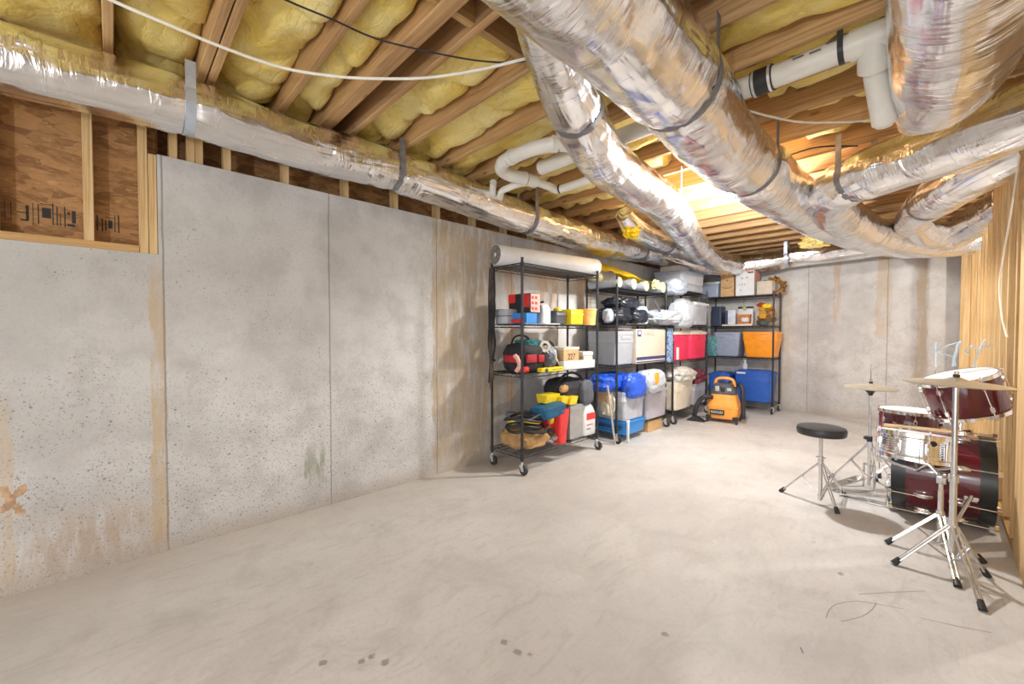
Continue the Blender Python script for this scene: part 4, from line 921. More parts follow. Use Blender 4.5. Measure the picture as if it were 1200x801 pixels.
m = MB(); m.blob((-2.55, 5.25, z + .10), (.40, .62, .20), 57, .16, 3); m.build('bag_body', 'bag_white', t)
m = MB(); m.blob((-2.46, 5.66, z + .16), (.28, .50, .40), 58, .09, 2.6); m.build('bag_bulge', 'bag_white', t)
m = MB(); m.tube(catmull([(-2.49, 4.92, z + .30), (-2.47, 5.05, z + .16), (-2.465, 5.25, z + .02), (-2.46, 5.40, z + .02)], .03), [.01, .012] + [.012] * 60 if False else .012, 8); m.build('drawstring', 'grey_cloth', t)
# ---- unit 2, shelf 2
z = S2[1] + 0.004
a, b, h = front(-2.50, 722.5, 745, 388, z)
tote('pale grey tote beside the LARGE carton on the second unit', (-2.92, a, z), (-2.505, b - .01, z + h), 'grey_tote', lid=None, taper=.92, group=None)
a, b, h = front(-2.49, 746, 780, 385.5, z)
t = carton('moving_carton', 'pale moving carton printed LARGE with a navy band at the bottom', 'box', (-2.88, a + .005, z), (-2.495, b, z + h), 'card_pale', flaps=False)
x = -2.4945
m = MB(); m.box((x, a + .01, z + h * .10), (x + .001, b - .004, z + h * .19)); m.build('printed_band', 'navy', t); m = MB(); m.box((x, a + .01, z + h * .02), (x + .001, b - .004, z + h * .055)); m.build('printed_band', 'navy', t)
letters('LARGE', .085, (x + .0012, a + .32, z + h * .87), (0, 1, 0), (0, 0, 1), 'grey_card', t)
m = MB(); m.box((x, a + .03, z + h * .78), (x + .001, a + .12, z + h * .97)); m.build('printed_square', 'navy', t); m = MB(); m.box((x + .001, a + .05, z + h * .85), (x + .0016, a + .10, z + h * .94)); m.build('printed_square', 'paper', t)
# ---- unit 2, bottom shelf
z = S2[0] + 0.004
a, b, h = front(-2.46, 740, 757, 458, z + .09)
tote('bright blue lidded shallow tote at the bottom of the second unit, under the cloudy one', (-2.86, 4.16, z - .10), (-2.44, 4.64, z + .06), 'azure', lid='azure', taper=.92, recess=False)
tote('cloudy pale tote standing on the bright blue one', (-2.84, 4.15, z + .061), (-2.45, 4.62, z + .40), 'clear', taper=.93, recess=False)
a, b, h = front(-2.46, 755, 781, 452, z)
t = tote('lavender grey tote at the far end of the second unit bottom shelf', (-2.86, 4.68, z), (-2.45, 5.22, z + .37), 'lavender', lid=None, taper=.93)
t = carton('floor_carton', 'brown carton on the floor under the second unit', 'box', (-2.86, 4.80, .001), (-2.5, 5.16, .135), 'card', flaps=False)
m = MB(); m.box((-2.862, 4.797, .12), (-2.497, 5.163, .138), .002); m.build('lid', 'card', t)
soft('dark_jacket', 'black folded jacket lying on the lavender grey tote', 'clothing', (-2.60, 5.02, z + .45), (.26, .34, .17), 'grey_cloth', 61, amp=.25)
t = thing('blue_sack', 'blue and white sack with an orange print slumped on the cloudy tote', 'bag', (-2.55, 4.4, z + .42))
m = MB(); m.blob((-2.68, 4.22, z + .50), (.34, .62, .22), 62, .12, 3); m.blob((-2.46, 4.36, z + .46), (.22, .40, .30), 65, .09, 2.6); m.build('blue_part', 'bag_blue', t)
m = MB(); m.blob((-2.43, 4.72, z + .49), (.26, .50, .28), 63, .12, 2.6); m.build('white_part', 'bag_white', t)
m = MB(); m.blob((-2.312, 4.64, z + .53), (.03, .10, .15), 64, .1, 2.4); m.build('orange_print', 'orange', t)
soft('beige_bundle', 'beige bundle at the near end of the second unit bottom shelf', 'bundle', (-2.62, 4.07, z + .26), (.16, .12, .26), 'cream', 66, amp=.25)
m = MB(); m.box((-2.72, 4.01, z + .28), (-2.58, 4.12, z + .46), .004); tag(m.build('small_carton', 'card', loc=(-2.65, 4.06, z + .28)), 'small brown carton above the beige bundle', 'box')
m = MB(); a = P(712, 452, x=-2.50); b = P(719, 519, x=-2.50); m.tube([(a.x, a.y, a.z), (b.x + .02, b.y, .004)], .010, 8); tag(m.build('wooden_rod', 'card_pale', loc=(b.x, b.y, 0)), 'pale wooden rod leaning at the near end of the second unit', 'rod')
m = MB(); a = P(736, 494, x=-2.42); b = P(738, 512, x=-2.42); m.box((a.x - .012, a.y - .012, .001), (a.x + .012, a.y + .012, a.z), .003); m.box((a.x - .012, a.y - .03, a.z), (a.x + .012, a.y + .03, a.z + .014), .003); tag(m.build('white_stand', 'white', loc=(a.x, a.y, 0)), 'thin white upright under the bright blue tote', 'stand')

# ---- unit 3, top
z = S3[3] + 0.004
t = tote('wide blue lidded clear box on top of the third unit', (-2.92, 5.72, z + .10), (-2.48, 6.50, z + .29), 'clear', lid='blue_grey', taper=.95, recess=False, name='lidded_box', cat='box')
tote('flat cloudy box beneath the blue lidded box on the third unit', (-2.92, 5.75, z), (-2.50, 6.52, z + .098), 'clear', taper=.96, recess=False, name='flat_box', cat='box')
m = MB(); a, b, h = front(-2.6, 785, 801, 311, z); m.box((-2.85, 5.80, z + .291), (-2.56, 6.12, z + .365), .004); tag(m.build('small_carton', 'card_pale', loc=(-2.7, 6, z + .29)), 'small pale carton on top of the blue lidded box', 'box')
soft('clear_bag', 'clear wrap bag spilling at the far top of the second unit', 'bag', (-2.50, 5.52, z + .02), (.28, .38, .22), 'film', 71, amp=.12)
# ---- unit 3, shelf 3
z = S3[2] + 0.004
a, b, h = front(-2.49, 816, 831, 354, z)
tote('cloudy box of packed odds and ends on the third unit, right of the white bag', (-2.80, a - .02, z), (-2.49, b, z + h), 'clear', lid='white', taper=.94, recess=False, name='lidded_box', cat='box')
# ---- unit 3, shelf 2
z = S3[1] + 0.004
a, b, h = front(-2.48, 789.5, 809, 387, z)
t = tote('red tote with a cream lid on the third unit, nearer of two', (-2.90, a, z), (-2.48, b - .01, z + h), 'crimson', lid='cream', taper=.93, group='red totes with cream lids')
m = MB(); m.box((-2.483, a + .09, z + .02), (-2.4812, a + .17, z + h * .45)); m.build('white_sticker', 'paper', t)
a, b, h = front(-2.48, 809.5, 829, 387, z)
tote('red tote with a cream lid on the third unit, farther of two', (-2.90, a, z), (-2.48, b - .02, z + h), 'crimson', lid='cream', taper=.93, group='red totes with cream lids')
a, b, h = front(-2.48, 782.5, 788.5, 384.5, z)
m = MB(); m.box((-2.82, 5.30, z - .0), (-2.47, a + .14, z + h), .004); tag(m.build('patterned_box', 'pattern_blue', loc=(-2.6, 5.4, z)), 'thin blue patterned box between the LARGE carton and the red totes', 'box')
# ---- unit 3, bottom
z = S3[0] + 0.004
a, b, h = front(-2.46, 783, 812, 441, z)
tote('cream tote on the bottom shelf of the third unit', (-2.88, 5.50, z), (-2.46, 6.08, z + .40), 'cream', taper=.88)
soft('fabric_pile', 'patterned grey fabric heaped on the cream tote', 'fabric', (-2.58, 5.80, z + .48), (.38, .62, .22), 'cloth_grey', 81, amp=.22)
soft('maroon_bundle', 'dark maroon bundle behind the vacuum, right of the patterned fabric', 'fabric', (-2.60, 6.38, z + .42), (.34, .44, .20), 'maroon_cloth', 82, amp=.25)
tote('clear bin with jars behind the hose of the vacuum', (-2.82, 6.14, z), (-2.48, 6.60, z + .32), 'clear', taper=.94, recess=False, name='clear_bin', cat='bin')

# ---- unit 4 (rear wall)
yf = 7.27
z = S4[3] + 0.004
a, b, h = rear(yf, 821, 842, 330, z)
tote('grey lidded box in the corner on top of the rear unit', (a, 7.26, z), (b, 7.55, z + h), 'blue_grey', lid='white', taper=.93, handle='x', recess=False, name='lidded_box', cat='box')
a, b, h = rear(yf, 844.5, 860, 318.5, z)
t = carton('brown_carton', 'brown carton with a printed smile arc on top of the rear unit', 'box', (a, 7.27, z), (b, 7.56, z + h), 'card', flaps=False)
m = MB(); c = (a + b) / 2; m.tube([(c + .085 * math.cos(u), 7.2685, z + h * .46 + .05 * math.sin(u)) for u in [PI * 1.15 + PI * .7 * i / 12 for i in range(13)]], .004, 6); m.build('printed_arc', 'ink', t)
m = MB(); m.box((c - .015, 7.268, z + h * .62), (c + .015, 7.27, z + h * .68)); m.build('printed_spot', 'red', t)
a, b, h = rear(yf - .01, 862, 884, 316, z)
t = carton('white_carton', 'tall white carton with small printed symbols on top of the rear unit', 'box', (a, 7.26, z), (b, 7.56, z + h), 'paper', flaps=False)
m = MB(); m.box((b, 7.262, z + h * .5), (b + .001, 7.558, z + h * .97)); m.box((a + .004, 7.259, z + h * .90), (b - .004, 7.26, z + h * .99)); m.build('printed_band', 'pink', t)
w = b - a
for (u, v, s_, ss) in ((.35, .68, .03, .02), (.62, .70, .03, .02), (.2, .44, .018, .018), (.35, .44, .018, .018), (.5, .44, .018, .018), (.28, .22, .02, .02), (.8, .88, .08, .02)):
    m = MB(); m.box((a + w * u - s_ / 2, 7.2585, z + h * v - ss / 2), (a + w * u + s_ / 2, 7.26, z + h * v + ss / 2)); m.build('printed_symbol', 'blue_grey' if u < .8 else 'ink', t)
a, b, h = rear(yf - .01, 887, 905, 329, z)
t = carton('pale_carton', 'small pale carton in front of the dried wreath on the rear unit', 'box', (a, 7.26, z), (b, 7.42, z + h), 'card_pale', flaps=False)
t = thing('dried_wreath', 'autumn wreath of dried leaves on the end of the rear unit', 'wreath', (-1.80, 7.50, z)); r_ = random.Random(11)
m = MB(); c = Vector((-1.82, 7.52, z + .13)); m.tube([c + Vector((.13 * math.cos(u), .03 * math.sin(2 * u), .11 * math.sin(u))) for u in [2 * PI * i / 24 for i in range(24)]], .025, 8, closed=True); m.build('twig_ring', 'straw', t)
for mat_, cnt in (('straw', 130), ('gold', 45)):
    m = MB()
    for k in range(cnt):
        u = r_.random() * 2 * PI; p = c + Vector((.13 * math.cos(u), 0, .11 * math.sin(u))) + Vector([r_.uniform(-.03, .03) for _ in range(3)])
        d = (Vector((math.cos(u), r_.uniform(-.6, .2), math.sin(u))) + Vector([r_.uniform(-.5, .5) for _ in range(3)])).normalized(); s_ = d.cross(Vector((0, 1, .2))).normalized() * .012; e = p + d * r_.uniform(.03, .065)
        if e.z < z + .005: e.z = z + .005
        vs = [m.bm.verts.new(q) for q in (p, p.lerp(e, .5) + s_, e, p.lerp(e, .5) - s_)]; m.bm.faces.new(vs)
    bmesh.ops.solidify(m.bm, geom=m.bm.faces[:], thickness=.002); o_ = m.build('leaf_cluster', mat_, t)
z = S4[2] + 0.004
a, b, h = rear(yf, 833, 845, 359, z)
tote('dark navy bin on the third shelf of the rear unit', (a, 7.27, z), (b, 7.50, z + h), pm('navy_plastic', (.03, .045, .08), .4), taper=.95, handle='x', recess=False, name='dark_bin', cat='bin')
a, b, h = rear(yf, 846, 881, 378.5, z)
m = MB(); m.box((a, 7.26, z), (b, 7.60, z + .03), .004); tag(m.build('cream_tray', 'cream', loc=((a + b) / 2, 7.4, z)), 'flat cream board under the grey frame and tin on the rear unit', 'board')
m = MB(); m.box((a + .02, 7.50, z + .031), (b - .06, 7.52, z + .26), .003); tag(m.build('backing_card', 'cloth_grey', loc=(a + .2, 7.51, z + .03)), 'pale grey panel standing at the back of the cream board', 'panel')
a2, b2, h2 = rear(yf, 850, 861, 363, z + .03)
t = thing('photo_frame', 'pale blue grey picture block with a dark spine on the cream board', 'frame', ((a2 + b2) / 2, 7.32, z + .031))
m = MB(); m.box((a2 + .03, 7.29, z + .031), (b2, 7.36, z + .03 + h2), .004); m.build('frame_face', pm('pale_blue_card', (.62, .67, .76), .6), t); m = MB(); m.box((a2, 7.288, z + .031), (a2 + .028, 7.362, z + .03 + h2 * .97), .003); m.build('frame_spine', 'navy', t)
a2, b2, h2 = rear(yf, 861, 880, 359, z + .03); c = (a2 + b2) / 2
t = thing('decor_basket', 'small decorated box with black rim and white pumpkin on the cream board', 'decoration', (c, 7.36, z + .031))
m = MB(); m.loft([(0, .085, .06, .02), (h2 * .55, .095, .065, .02)], mat=Matrix.Translation((c, 7.36, z + .031))); m.build('basket_body', pm('rust_paint', (.55, .22, .08), .6, var=.4, scale=40), t)
m = MB(); m.box((c - .11, 7.40, z + .031), (c + .11, 7.42, z + .03 + h2), .003); m.build('sign_board', 'paper', t)
m = MB(); m.box((c - .112, 7.396, z + .03 + h2 * .9), (c + .112, 7.424, z + .03 + h2 * 1.02), .003); m.build('dark_rim', 'ink', t)
m = MB(); m.lathe([(.01, 0), (.05, .005), (.062, .035), (.05, .07), (.012, .075)], 24, mat=Matrix.Translation((c + .03, 7.28, z + .06))); m.build('white_pumpkin', 'paper', t)
m = MB(); m.blob((c, 7.35, z + .03 + h2 * .95), (.05, .05, .08), 91, .2); m.build('green_sprig', pm('sage', (.42, .48, .22), .8), t)
cx = P(896, 370, y=7.36).x
t = thing('leaf_decoration', 'harvest arrangement of yellow and rust flowers on the third shelf of the rear unit', 'decoration', (cx, 7.38, z)); r_ = random.Random(5)
m = MB(); m.lathe([(.03, 0), (.07, .01), (.085, .05), (.09, .075), (.08, .075), (.06, .02)], 28, mat=Matrix.Translation((cx - .02, 7.34, z))); m.build('bowl', 'green', t)
for k in range(17):
    mat_ = ('gold', 'straw', 'straw', 'gold', 'red_leaf')[k % 5]; s_ = r_.uniform(.055, .10); dx = r_.uniform(-.10, .11); dz = .09 + r_.random() ** 1.3 * .25; m = MB()
    m.blob((cx + dx * (1.15 - dz * 1.4), 7.42 + r_.uniform(-.03, .04), z + dz), (s_ * 1.2, .08, s_ * .8), k, .4, 2, freq=4); m.build('flower_head', mat_, t)
m = MB(); m.blob((cx + .03, 7.36, z + .31), (.12, .07, .07), 3, .2, 2.4, freq=4); m.build('flower_head', 'yellow', t)
z = S4[1] + 0.004
a, b, h = rear(yf, 829.5, 839.5, 394, z)
m = MB(); m.box((a - .02, 7.27, z), (b, 7.5, z + h), .004); t = tag(m.build('teal_box', 'teal_box', loc=((a + b) / 2, 7.4, z)), 'small teal printed box squeezed left of the blue grey tote', 'box')
a, b, h = rear(yf, 834, 866, 389, z)
t = tote('blue grey open tote on the second shelf of the rear unit', (a + .02, 7.275, z), (b + .01, 7.64, z + h), 'blue_grey', taper=.80, handle='x')
a, b, h = rear(yf, 868, 906, 388.5, z)
t = tote('bright orange open tote on the second shelf of the rear unit', (a + .01, 7.275, z), (b + .05, 7.64, z + h), 'orange', taper=.80, handle='x')
z = S4[0] + 0.004
a, b, h = rear(yf - .04, 859, 897, 434, z)
t = tote('big blue lidded tote on the bottom shelf of the rear unit', (a, 7.275, z), (b + .06, 7.64, z + h), 'blue', lid='blue', taper=.90, handle='x', recess=False)
m = MB(); m.box((a + .04, 7.2645, z + h * .88), (a + .17, 7.268, z + h * .94)); m.build('white_label', 'paper', t)
t = thing('spray_bottle', 'small white spray bottle standing on the big blue tote', 'bottle', (P(873, 430, y=7.5).x, 7.5, z + h))
c = P(873, 430, y=7.5).x; m = MB(); m.lathe([(.032, 0), (.038, .01), (.036, .08), (.014, .12), (.013, .14)], 20, mat=Matrix.Translation((c, 7.5, z + h + .001))); m.build('bottle_body', 'white', t)
m = MB(); m.box((c - .03, 7.488, z + h + .14), (c + .02, 7.512, z + h + .17), .005); m.build('spray_head', 'white', t)
tote('dark blue lidded tote mostly hidden behind the vacuum', (-2.68, 7.22, z), (-2.36, 7.62, z + .44), 'blue', lid='blue', taper=.9, recess=False, handle='x')

# ---------------------------------------------------------------- shop vacuum
VX, VY = -2.08, 6.20
t = thing('shop_vacuum', 'orange and black wet and dry vacuum on the floor before the shelves', 'vacuum cleaner', (VX, VY, 0), (0, 0, 0.14))
m = MB(); m.loft([(.055, .17, .15, .06), (.07, .185, .165, .07), (.20, .20, .18, .08), (.205, .205, .185, .08), (.23, .205, .185, .08), (.235, .195, .175, .08), (.36, .165, .155, .08), (.40, .16, .15, .08)]); m.build('drum', 'orange_vac', t, world=False)
m = MB(); m.loft([(.40, .168, .156, .07), (.425, .168, .156, .07), (.44, .15, .145, .07), (.52, .13, .12, .07), (.545, .10, .09, .06)]); hd = m.build('motor_head', 'dark', t, world=False)
m = MB(); m.tube(catmull([(-.12, -.0, .50), (-.10, 0, .585), (-.04, 0, .61), (.05, 0, .61), (.11, 0, .585), (.13, 0, .50)], .02), .022, 12); m.build('carry_handle', 'orange_vac', t, world=False)
m = MB(); m.box((-.09, -.147, .44), (-.04, -.130, .51), .004); m.box((.06, -.147, .45), (.115, -.130, .49), .004); m.build('label_patch', 'clear', hd, world=False)
m = MB(); m.box((-.02, -.150, .43), (.035, -.128, .50), .008); m.build('switch_plate', 'black', hd, world=False)
m = MB(); m.box((-.145, -.196, .115), (.035, -.178, .185), .004); lp = m.build('logo_plate', 'ink', t, world=False)
mm = t.matrix_basis
letters('RIDGID', .046, mm @ Vector((-.055, -.1975, .15)), mm.to_3x3() @ Vector((1, 0, 0)), (0, 0, 1), 'paper', t, 'logo_lettering')
for (x, y) in ((-.17, -.15), (.17, -.15), (-.17, .15), (.17, .15)):
    m = MB(); m.box((x - .035, y - .03, .048), (x + .035, y + .03, .10), .012); f_ = m.build('caster_foot', 'black', t, world=False)
    m = MB(); q = Matrix.Translation((x + .015 * (1 if x > 0 else -1), y - .02, .03)) @ Matrix.Rotation(PI / 2, 4, 'Y'); m.lathe([(.01, -.013), (.026, -.013), (.03, -.008), (.03, .008), (.026, .013), (.01, .013)], 20, mat=q); m.build('wheel', 'tyre', f_, world=False)
m = MB()
def corr(pts, r): 
    p = catmull(pts, .012); m.tube(p, [r * (1.0 + .12 * (i % 2)) for i in range(len(p))], 14)
corr([(-.12, -.16, .35), (-.20, -.22, .36), (-.27, -.22, .30), (-.32, -.22, .18), (-.345, -.20, .07)], .028); m.build('hose', 'black', t, world=False)
m = MB(); corr([(.14, .05, .50), (.19, .03, .53), (.23, .0, .46), (.235, -.02, .36), (.24, -.02, .24), (.245, -.02, .06)], .026); m.build('hose', 'black', t, world=False)
m = MB(); m.prism([(-.44, .002), (-.20, .002), (-.24, .03), (-.33, .075), (-.36, .07)], 'y', -.28, -.16); m.build('floor_nozzle', 'black', t, world=False)

# ---------------------------------------------------------------- drum kit
def rubber_tip(m, a, b, r=.014):
    m.tube([a, b], [r * .9, r * 1.15], 12)
def tripod(t, base, top_z, feet, h_in, h_brace, mat='satin', dbl=True, r=.006):
    """double braced legs from a collar down to rubber feet; base is the (x, y) of the tube"""
    bx, by = base
    for (fx, fy) in feet:
        f = Vector((fx, fy, .016)); c = Vector((bx, by, h_in)); d = Vector((fx - bx, fy - by, 0)); ln = d.length; d.normalize(); s = d.cross(Vector((0, 0, 1))); m = MB()
        for sg in ((-1, 1) if dbl else (0,)):
            m.tube([c + d * .015 + s * .010 * sg, f - d * .015 + Vector((0, 0, .012)) + s * .008 * sg], r, 8)
        k = .45; p = c.lerp(f, k); q = Vector((bx, by, h_brace)) + d * .014
        for sg in ((-1, 1) if dbl else (0,)): m.tube([p + s * .009 * sg, q + s * .009 * sg], r * .8, 8)
        leg = m.build('leg', mat, t)
        m = MB(); u = (f - c).normalized(); rubber_tip(m, f - u * .03, f + u * .012 - Vector((0, 0, .004))); m.build('rubber_foot', 'rubber', leg)
    m = MB(); m.cyl((bx, by, h_in - .02), (bx, by, h_in + .025), .019, n=16); m.build('collar', mat, t)
    m = MB(); m.cyl((bx, by, h_brace - .015), (bx, by, h_brace + .015), .017, n=16); m.build('collar', mat, t)
def drum(t, r, h, shell, hoop, nl, head=True, bottom=True, hoop_h=.022, lug='block', ribs=False, world=False):
    m = MB(); prof = [(r * .985, 0), (r, .004)] 
    if ribs:
        for k in range(6):
            z0 = h * (.22 + .095 * k); prof += [(r, z0), (r * 1.03, z0 + h * .022), (r * 1.03, z0 + h * .046), (r, z0 + h * .068)]
    prof += [(r, h - .004), (r * .985, h)]
    m.lathe(prof, 64); m.build('shell', shell, t, world=False)
    for (z0, s) in ((h - hoop_h * .6, 1), (-hoop_h * .4, -1)):
        m = MB(); ro, ri = r * 1.045, r * .99
        m.lathe([(ri, z0), (ro, z0), (ro, z0 + hoop_h), (ro - .004, z0 + hoop_h + .002), (ri, z0 + hoop_h), (ri, z0)], 64, cap=False); m.build('hoop', hoop, t, world=False)
    if head:
        m = MB(); m.lathe([(r * .985, h), (r * .985, h + .006), (r * .93, h + .010), (.001, h + .010)], 64, cap=False); m.build('drum_head', 'drumhead', t, world=False)
    if bottom:
        m = MB(); m.lathe([(.001, -.008), (r * .93, -.008), (r * .985, -.004), (r * .985, 0)], 64, cap=False); m.build('drum_head', 'drumhead', t, world=False)
    for k in range(nl):
        a = 2 * PI * (k + .5) / nl; q = Matrix.Rotation(a, 4, 'Z') @ Matrix.Translation((r, 0, 0)); m = MB()
        m.tube([q @ Vector((.014, 0, -hoop_h * .6)), q @ Vector((.014, 0, h + hoop_h * .5))], .003, 8)
        for zz in ((h * .20, h * .80) if lug == 'block' else (h * .5,)):
            hh = .020 if lug == 'block' else h * .26
            m.loft([(zz - hh, .005, .008, .004), (zz - hh * .6, .012, .011, .005), (zz + hh * .6, .012, .011, .005), (zz + hh, .005, .008, .004)], mat=q @ Matrix.Translation((.006, 0, 0)))
        for zz in (h + hoop_h * .45, -hoop_h * .45): m.cyl(q @ Vector((.014, 0, zz - .008)), q @ Vector((.014, 0, zz + .008)), .007, n=10)
        m.build('tension_lug', 'chrome', t, world=False)

# bass drum: axis along x
BX, BY, BZ, BR, BL = -0.185, 4.03, .300, .272, .44
t = thing('bass_drum', 'large maroon bass drum lying on its side against the studs', 'drum', (BX, BY, BZ), (0, PI / 2, 0))
m = MB(); m.lathe([(BR * .97, 0), (BR, .004), (BR, BL - .004), (BR * .97, BL)], 72); m.build('shell', 'maroon', t, world=False)
for z0 in (-.015, BL - .055):
    m = MB(); m.lathe([(BR * .97, z0), (BR * 1.035, z0), (BR * 1.035, z0 + .07), (BR * .97, z0 + .07), (BR * .97, z0)], 72, cap=False); hp = m.build('hoop', 'hoop', t, world=False)
    hp['label'] = 'black wooden hoop'
for z0, s in ((-.004, -1), (BL + .004, 1)):
    m = MB(); m.lathe([(BR * .97, z0), (BR * .93, z0 + s * .006), (.001, z0 + s * .006)][::1], 72, cap=False); m.build('drum_head', 'drumhead', t, world=False)
for k in range(8):
    a = 2 * PI * (k + .5) / 8; q = Matrix.Rotation(a, 4, 'Z') @ Matrix.Translation((BR, 0, 0)); m = MB()
    for (z0, z1, zl, zc) in ((-.03, .13, .14, -.022), (BL - .13, BL + .03, BL - .14, BL + .022)):
        m = MB(); m.tube([q @ Vector((.026, 0, z0)), q @ Vector((.026, 0, z1))], .004, 8)
        m.loft([(zl - .045, .006, .010, .005), (zl - .02, .018, .016, .008), (zl + .02, .018, .016, .008), (zl + .045, .006, .010, .005)], mat=q @ Matrix.Translation((.010, 0, 0)))
        m.loft([(zc - .010, .022, .026, .01), (zc + .010, .018, .020, .01)], mat=q @ Matrix.Translation((.018, 0, 0)))
        m.build('tension_lug', 'chrome', t, world=False)
for sgn in (-1,):
    sp = P(1137, 585, y=3.765); a = Vector((.165, BY - .262, .25)); m = MB(); m.tube([a + Vector((0, .0, 0)), (.06, 3.58, .02)], .011, 12); m.loft([(0, .04, .045, .016), (.014, .03, .032, .014)], mat=Matrix.Translation(a + Vector((0, .01, 0))) @ Matrix.Rotation(PI / 2, 4, 'X')); sl = m.build('spur_leg', 'satin', t)
    m = MB(); rubber_tip(m, Vector((.065, 3.59, .035)), Vector((.058, 3.575, .006))); m.build('rubber_foot', 'rubber', sl)
# bass drum pedal on the batter side
t = thing('bass_pedal', 'chrome bass drum pedal at the near side of the bass drum', 'pedal', (-.27, 4.0, 0))
m = MB(); m.box((-.50, 3.955, .003), (-.20, 4.045, .010), .002); m.build('base_plate', 'satin', t)
m = MB(); m.prism([(-.50, .012), (-.22, .06), (-.22, .068), (-.50, .022)], 'y', 3.965, 4.035); m.build('foot_board', 'satin', t)
m = MB(); m.tube([(-.225, 3.95, .01), (-.225, 3.95, .22)], .010, 10); m.tube([(-.225, 4.05, .01), (-.225, 4.05, .22)], .010, 10); m.tube([(-.225, 3.93, .21), (-.225, 4.07, .21)], .009, 10); m.box((-.24, 3.94, .13), (-.21, 3.965, .20), .005); m.build('pedal_frame', 'chrome', t)
m = MB(); m.tube([(-.225, 4.0, .21), (-.27, 4.0, .33)], .005, 8); m.blob((-.275, 4.0, .34), (.045, .045, .06), 2, .02, 2.4); m.build('beater', 'satin', t)

# rack tom, tilted
TC = P(1130, 462, y=3.95)
ax = Vector((-.30, -.16, 1)).normalized()
e = ax.to_track_quat('Z', 'X').to_euler()
tr, th = .182, .235
t = thing('rack_tom', 'tilted maroon tom drum mounted above the bass drum', 'drum', tuple(TC - ax * th / 2), tuple(e))
drum(t, tr, th, 'maroon', 'chrome', 6)
m = MB(); hp = Vector((.10, 4.06, .58)); m.tube([(.12, 4.05, BZ + BR - .01), (.12, 4.05, .68), tuple(TC - ax * .06 + Vector((.0, .15, 0)))], .012, 12); m.loft([(0, .03, .03, .01), (.02, .026, .026, .01)], mat=Matrix.Translation((.12, 4.05, BZ + BR))); m.build('mounting_arm', 'chrome', t)
# floor tom behind
FC = P(1066, 481, y=4.62)
t = thing('floor_tom', 'maroon floor tom with a white head behind the snare drum', 'drum', (FC.x, FC.y, FC.z - .34), (0, 0, .2))
drum(t, .185, .34, 'maroon', 'chrome', 6)
for k in range(3):
    a = 2 * PI * k / 3 + .55; p = Vector((FC.x + .21 * math.cos(a), FC.y + .21 * math.sin(a), 0)); m = MB(); m.tube([p + Vector((0, 0, .02)), p + Vector((0, 0, FC.z - .08))], .0075, 10); m.box((p.x - .02, p.y - .02, FC.z - .2), (p.x + .02, p.y + .02, FC.z - .14), .006); lg = m.build('leg', 'chrome', t)
    m = MB(); rubber_tip(m, p + Vector((0, 0, .045)), p + Vector((0, 0, .003)), .016); m.build('rubber_foot', 'rubber', lg)
# snare on its stand
SC = P(1070, 522, y=3.66); SZ = SC.z
t = thing('snare_drum', 'chrome snare drum with ribbed metal shell in front of the bass drum', 'drum', (SC.x, SC.y, SZ - .075), (-.12, .03, .0))
drum(t, .172, .15, 'chrome', 'chrome', 8, lug='long', ribs=True)
m = MB(); m.cyl((.10, -.158, .075), (.10, -.158, .076), .001, n=6); q = Matrix.Rotation(-1.05, 4, 'Z') @ Matrix.Translation((.176, 0, .115)) @ Matrix.Rotation(PI / 2, 4, 'Y'); m = MB(); m.lathe([(.0, 0), (.016, 0), (.016, .003), (.0, .003)], 20, mat=q); m.build('badge', 'ink', t, world=False)
m = MB(); q = Matrix.Rotation(-.62, 4, 'Z') @ Matrix.Translation((.185, 0, .07)); m.loft([(-.05, .010, .022, .006), (.05, .012, .026, .006)], mat=q); m.build('strainer', 'chrome', t, world=False)
tb = P(1101, 648, z=0)
t = thing('snare_stand', 'chrome tripod stand with basket arms under the snare drum', 'stand', (tb.x, tb.y, 0))
feet = [tuple(P(1041, 634, z=.015).xy), tuple(P(1122, 684, z=.015).xy), tuple(P(1151, 656, z=.015).xy)]
tripod(t, (tb.x, tb.y), .5, feet, .22, .06)
m = MB(); m.tube([(tb.x, tb.y, .05), (tb.x, tb.y, .36)], .0125, 14); m.tube([(tb.x, tb.y, .30), (tb.x, tb.y, .44)], .010, 14); m.build('tube', 'satin', t)
m = MB(); m.box((tb.x - .02, tb.y - .02, .40), (tb.x + .02, tb.y + .02, .45), .006); m.tube([(tb.x, tb.y, .43), (tb.x - .05, tb.y + .12, .47), (SC.x + .02, SC.y - .02, SZ - .15)], .011, 10); m.build('tilter', 'satin', t)
hub = Vector((SC.x + .02, SC.y - .02, SZ - .15))
for k in range(3):
    a = [PI * 1.12, -PI * .10, PI * .5][k]; p = Vector((SC.x + .182 * math.cos(a), SC.y + .182 * math.sin(a), SZ - .088)); m = MB(); m.tube([hub, hub.lerp(p, .55) + Vector((0, 0, -.005)), p], .009, 10); m.tube([p, p + Vector((0, 0, .035))], .010, 10); m.build('basket_arm', 'satin', t)
# pair of sticks across the snare
for k in range(2):
    a = P(1036, 496.5 - 1.0 * k, y=3.60 + .05 * k); b = P(1126, 494 + 3 * k, y=3.72 - .08 * k); zz = SZ + .075 + .012 + .009 + .022
    a.z = zz; b.z = zz; m = MB(); m.tube([a, a.lerp(b, .02), a.lerp(b, .75), a.lerp(b, .94), a.lerp(b, .96), b], [.006, .0075, .0072, .0035, .0055, .004], 12)
    tag(m.build('drumstick', 'stick', loc=tuple(a.lerp(b, .5))), ('wooden drumstick lying across the snare drum, the one farther back', 'wooden drumstick lying across the snare drum, nearer the cymbal stand')[1 - k], 'drumstick', 'drumsticks on the snare')
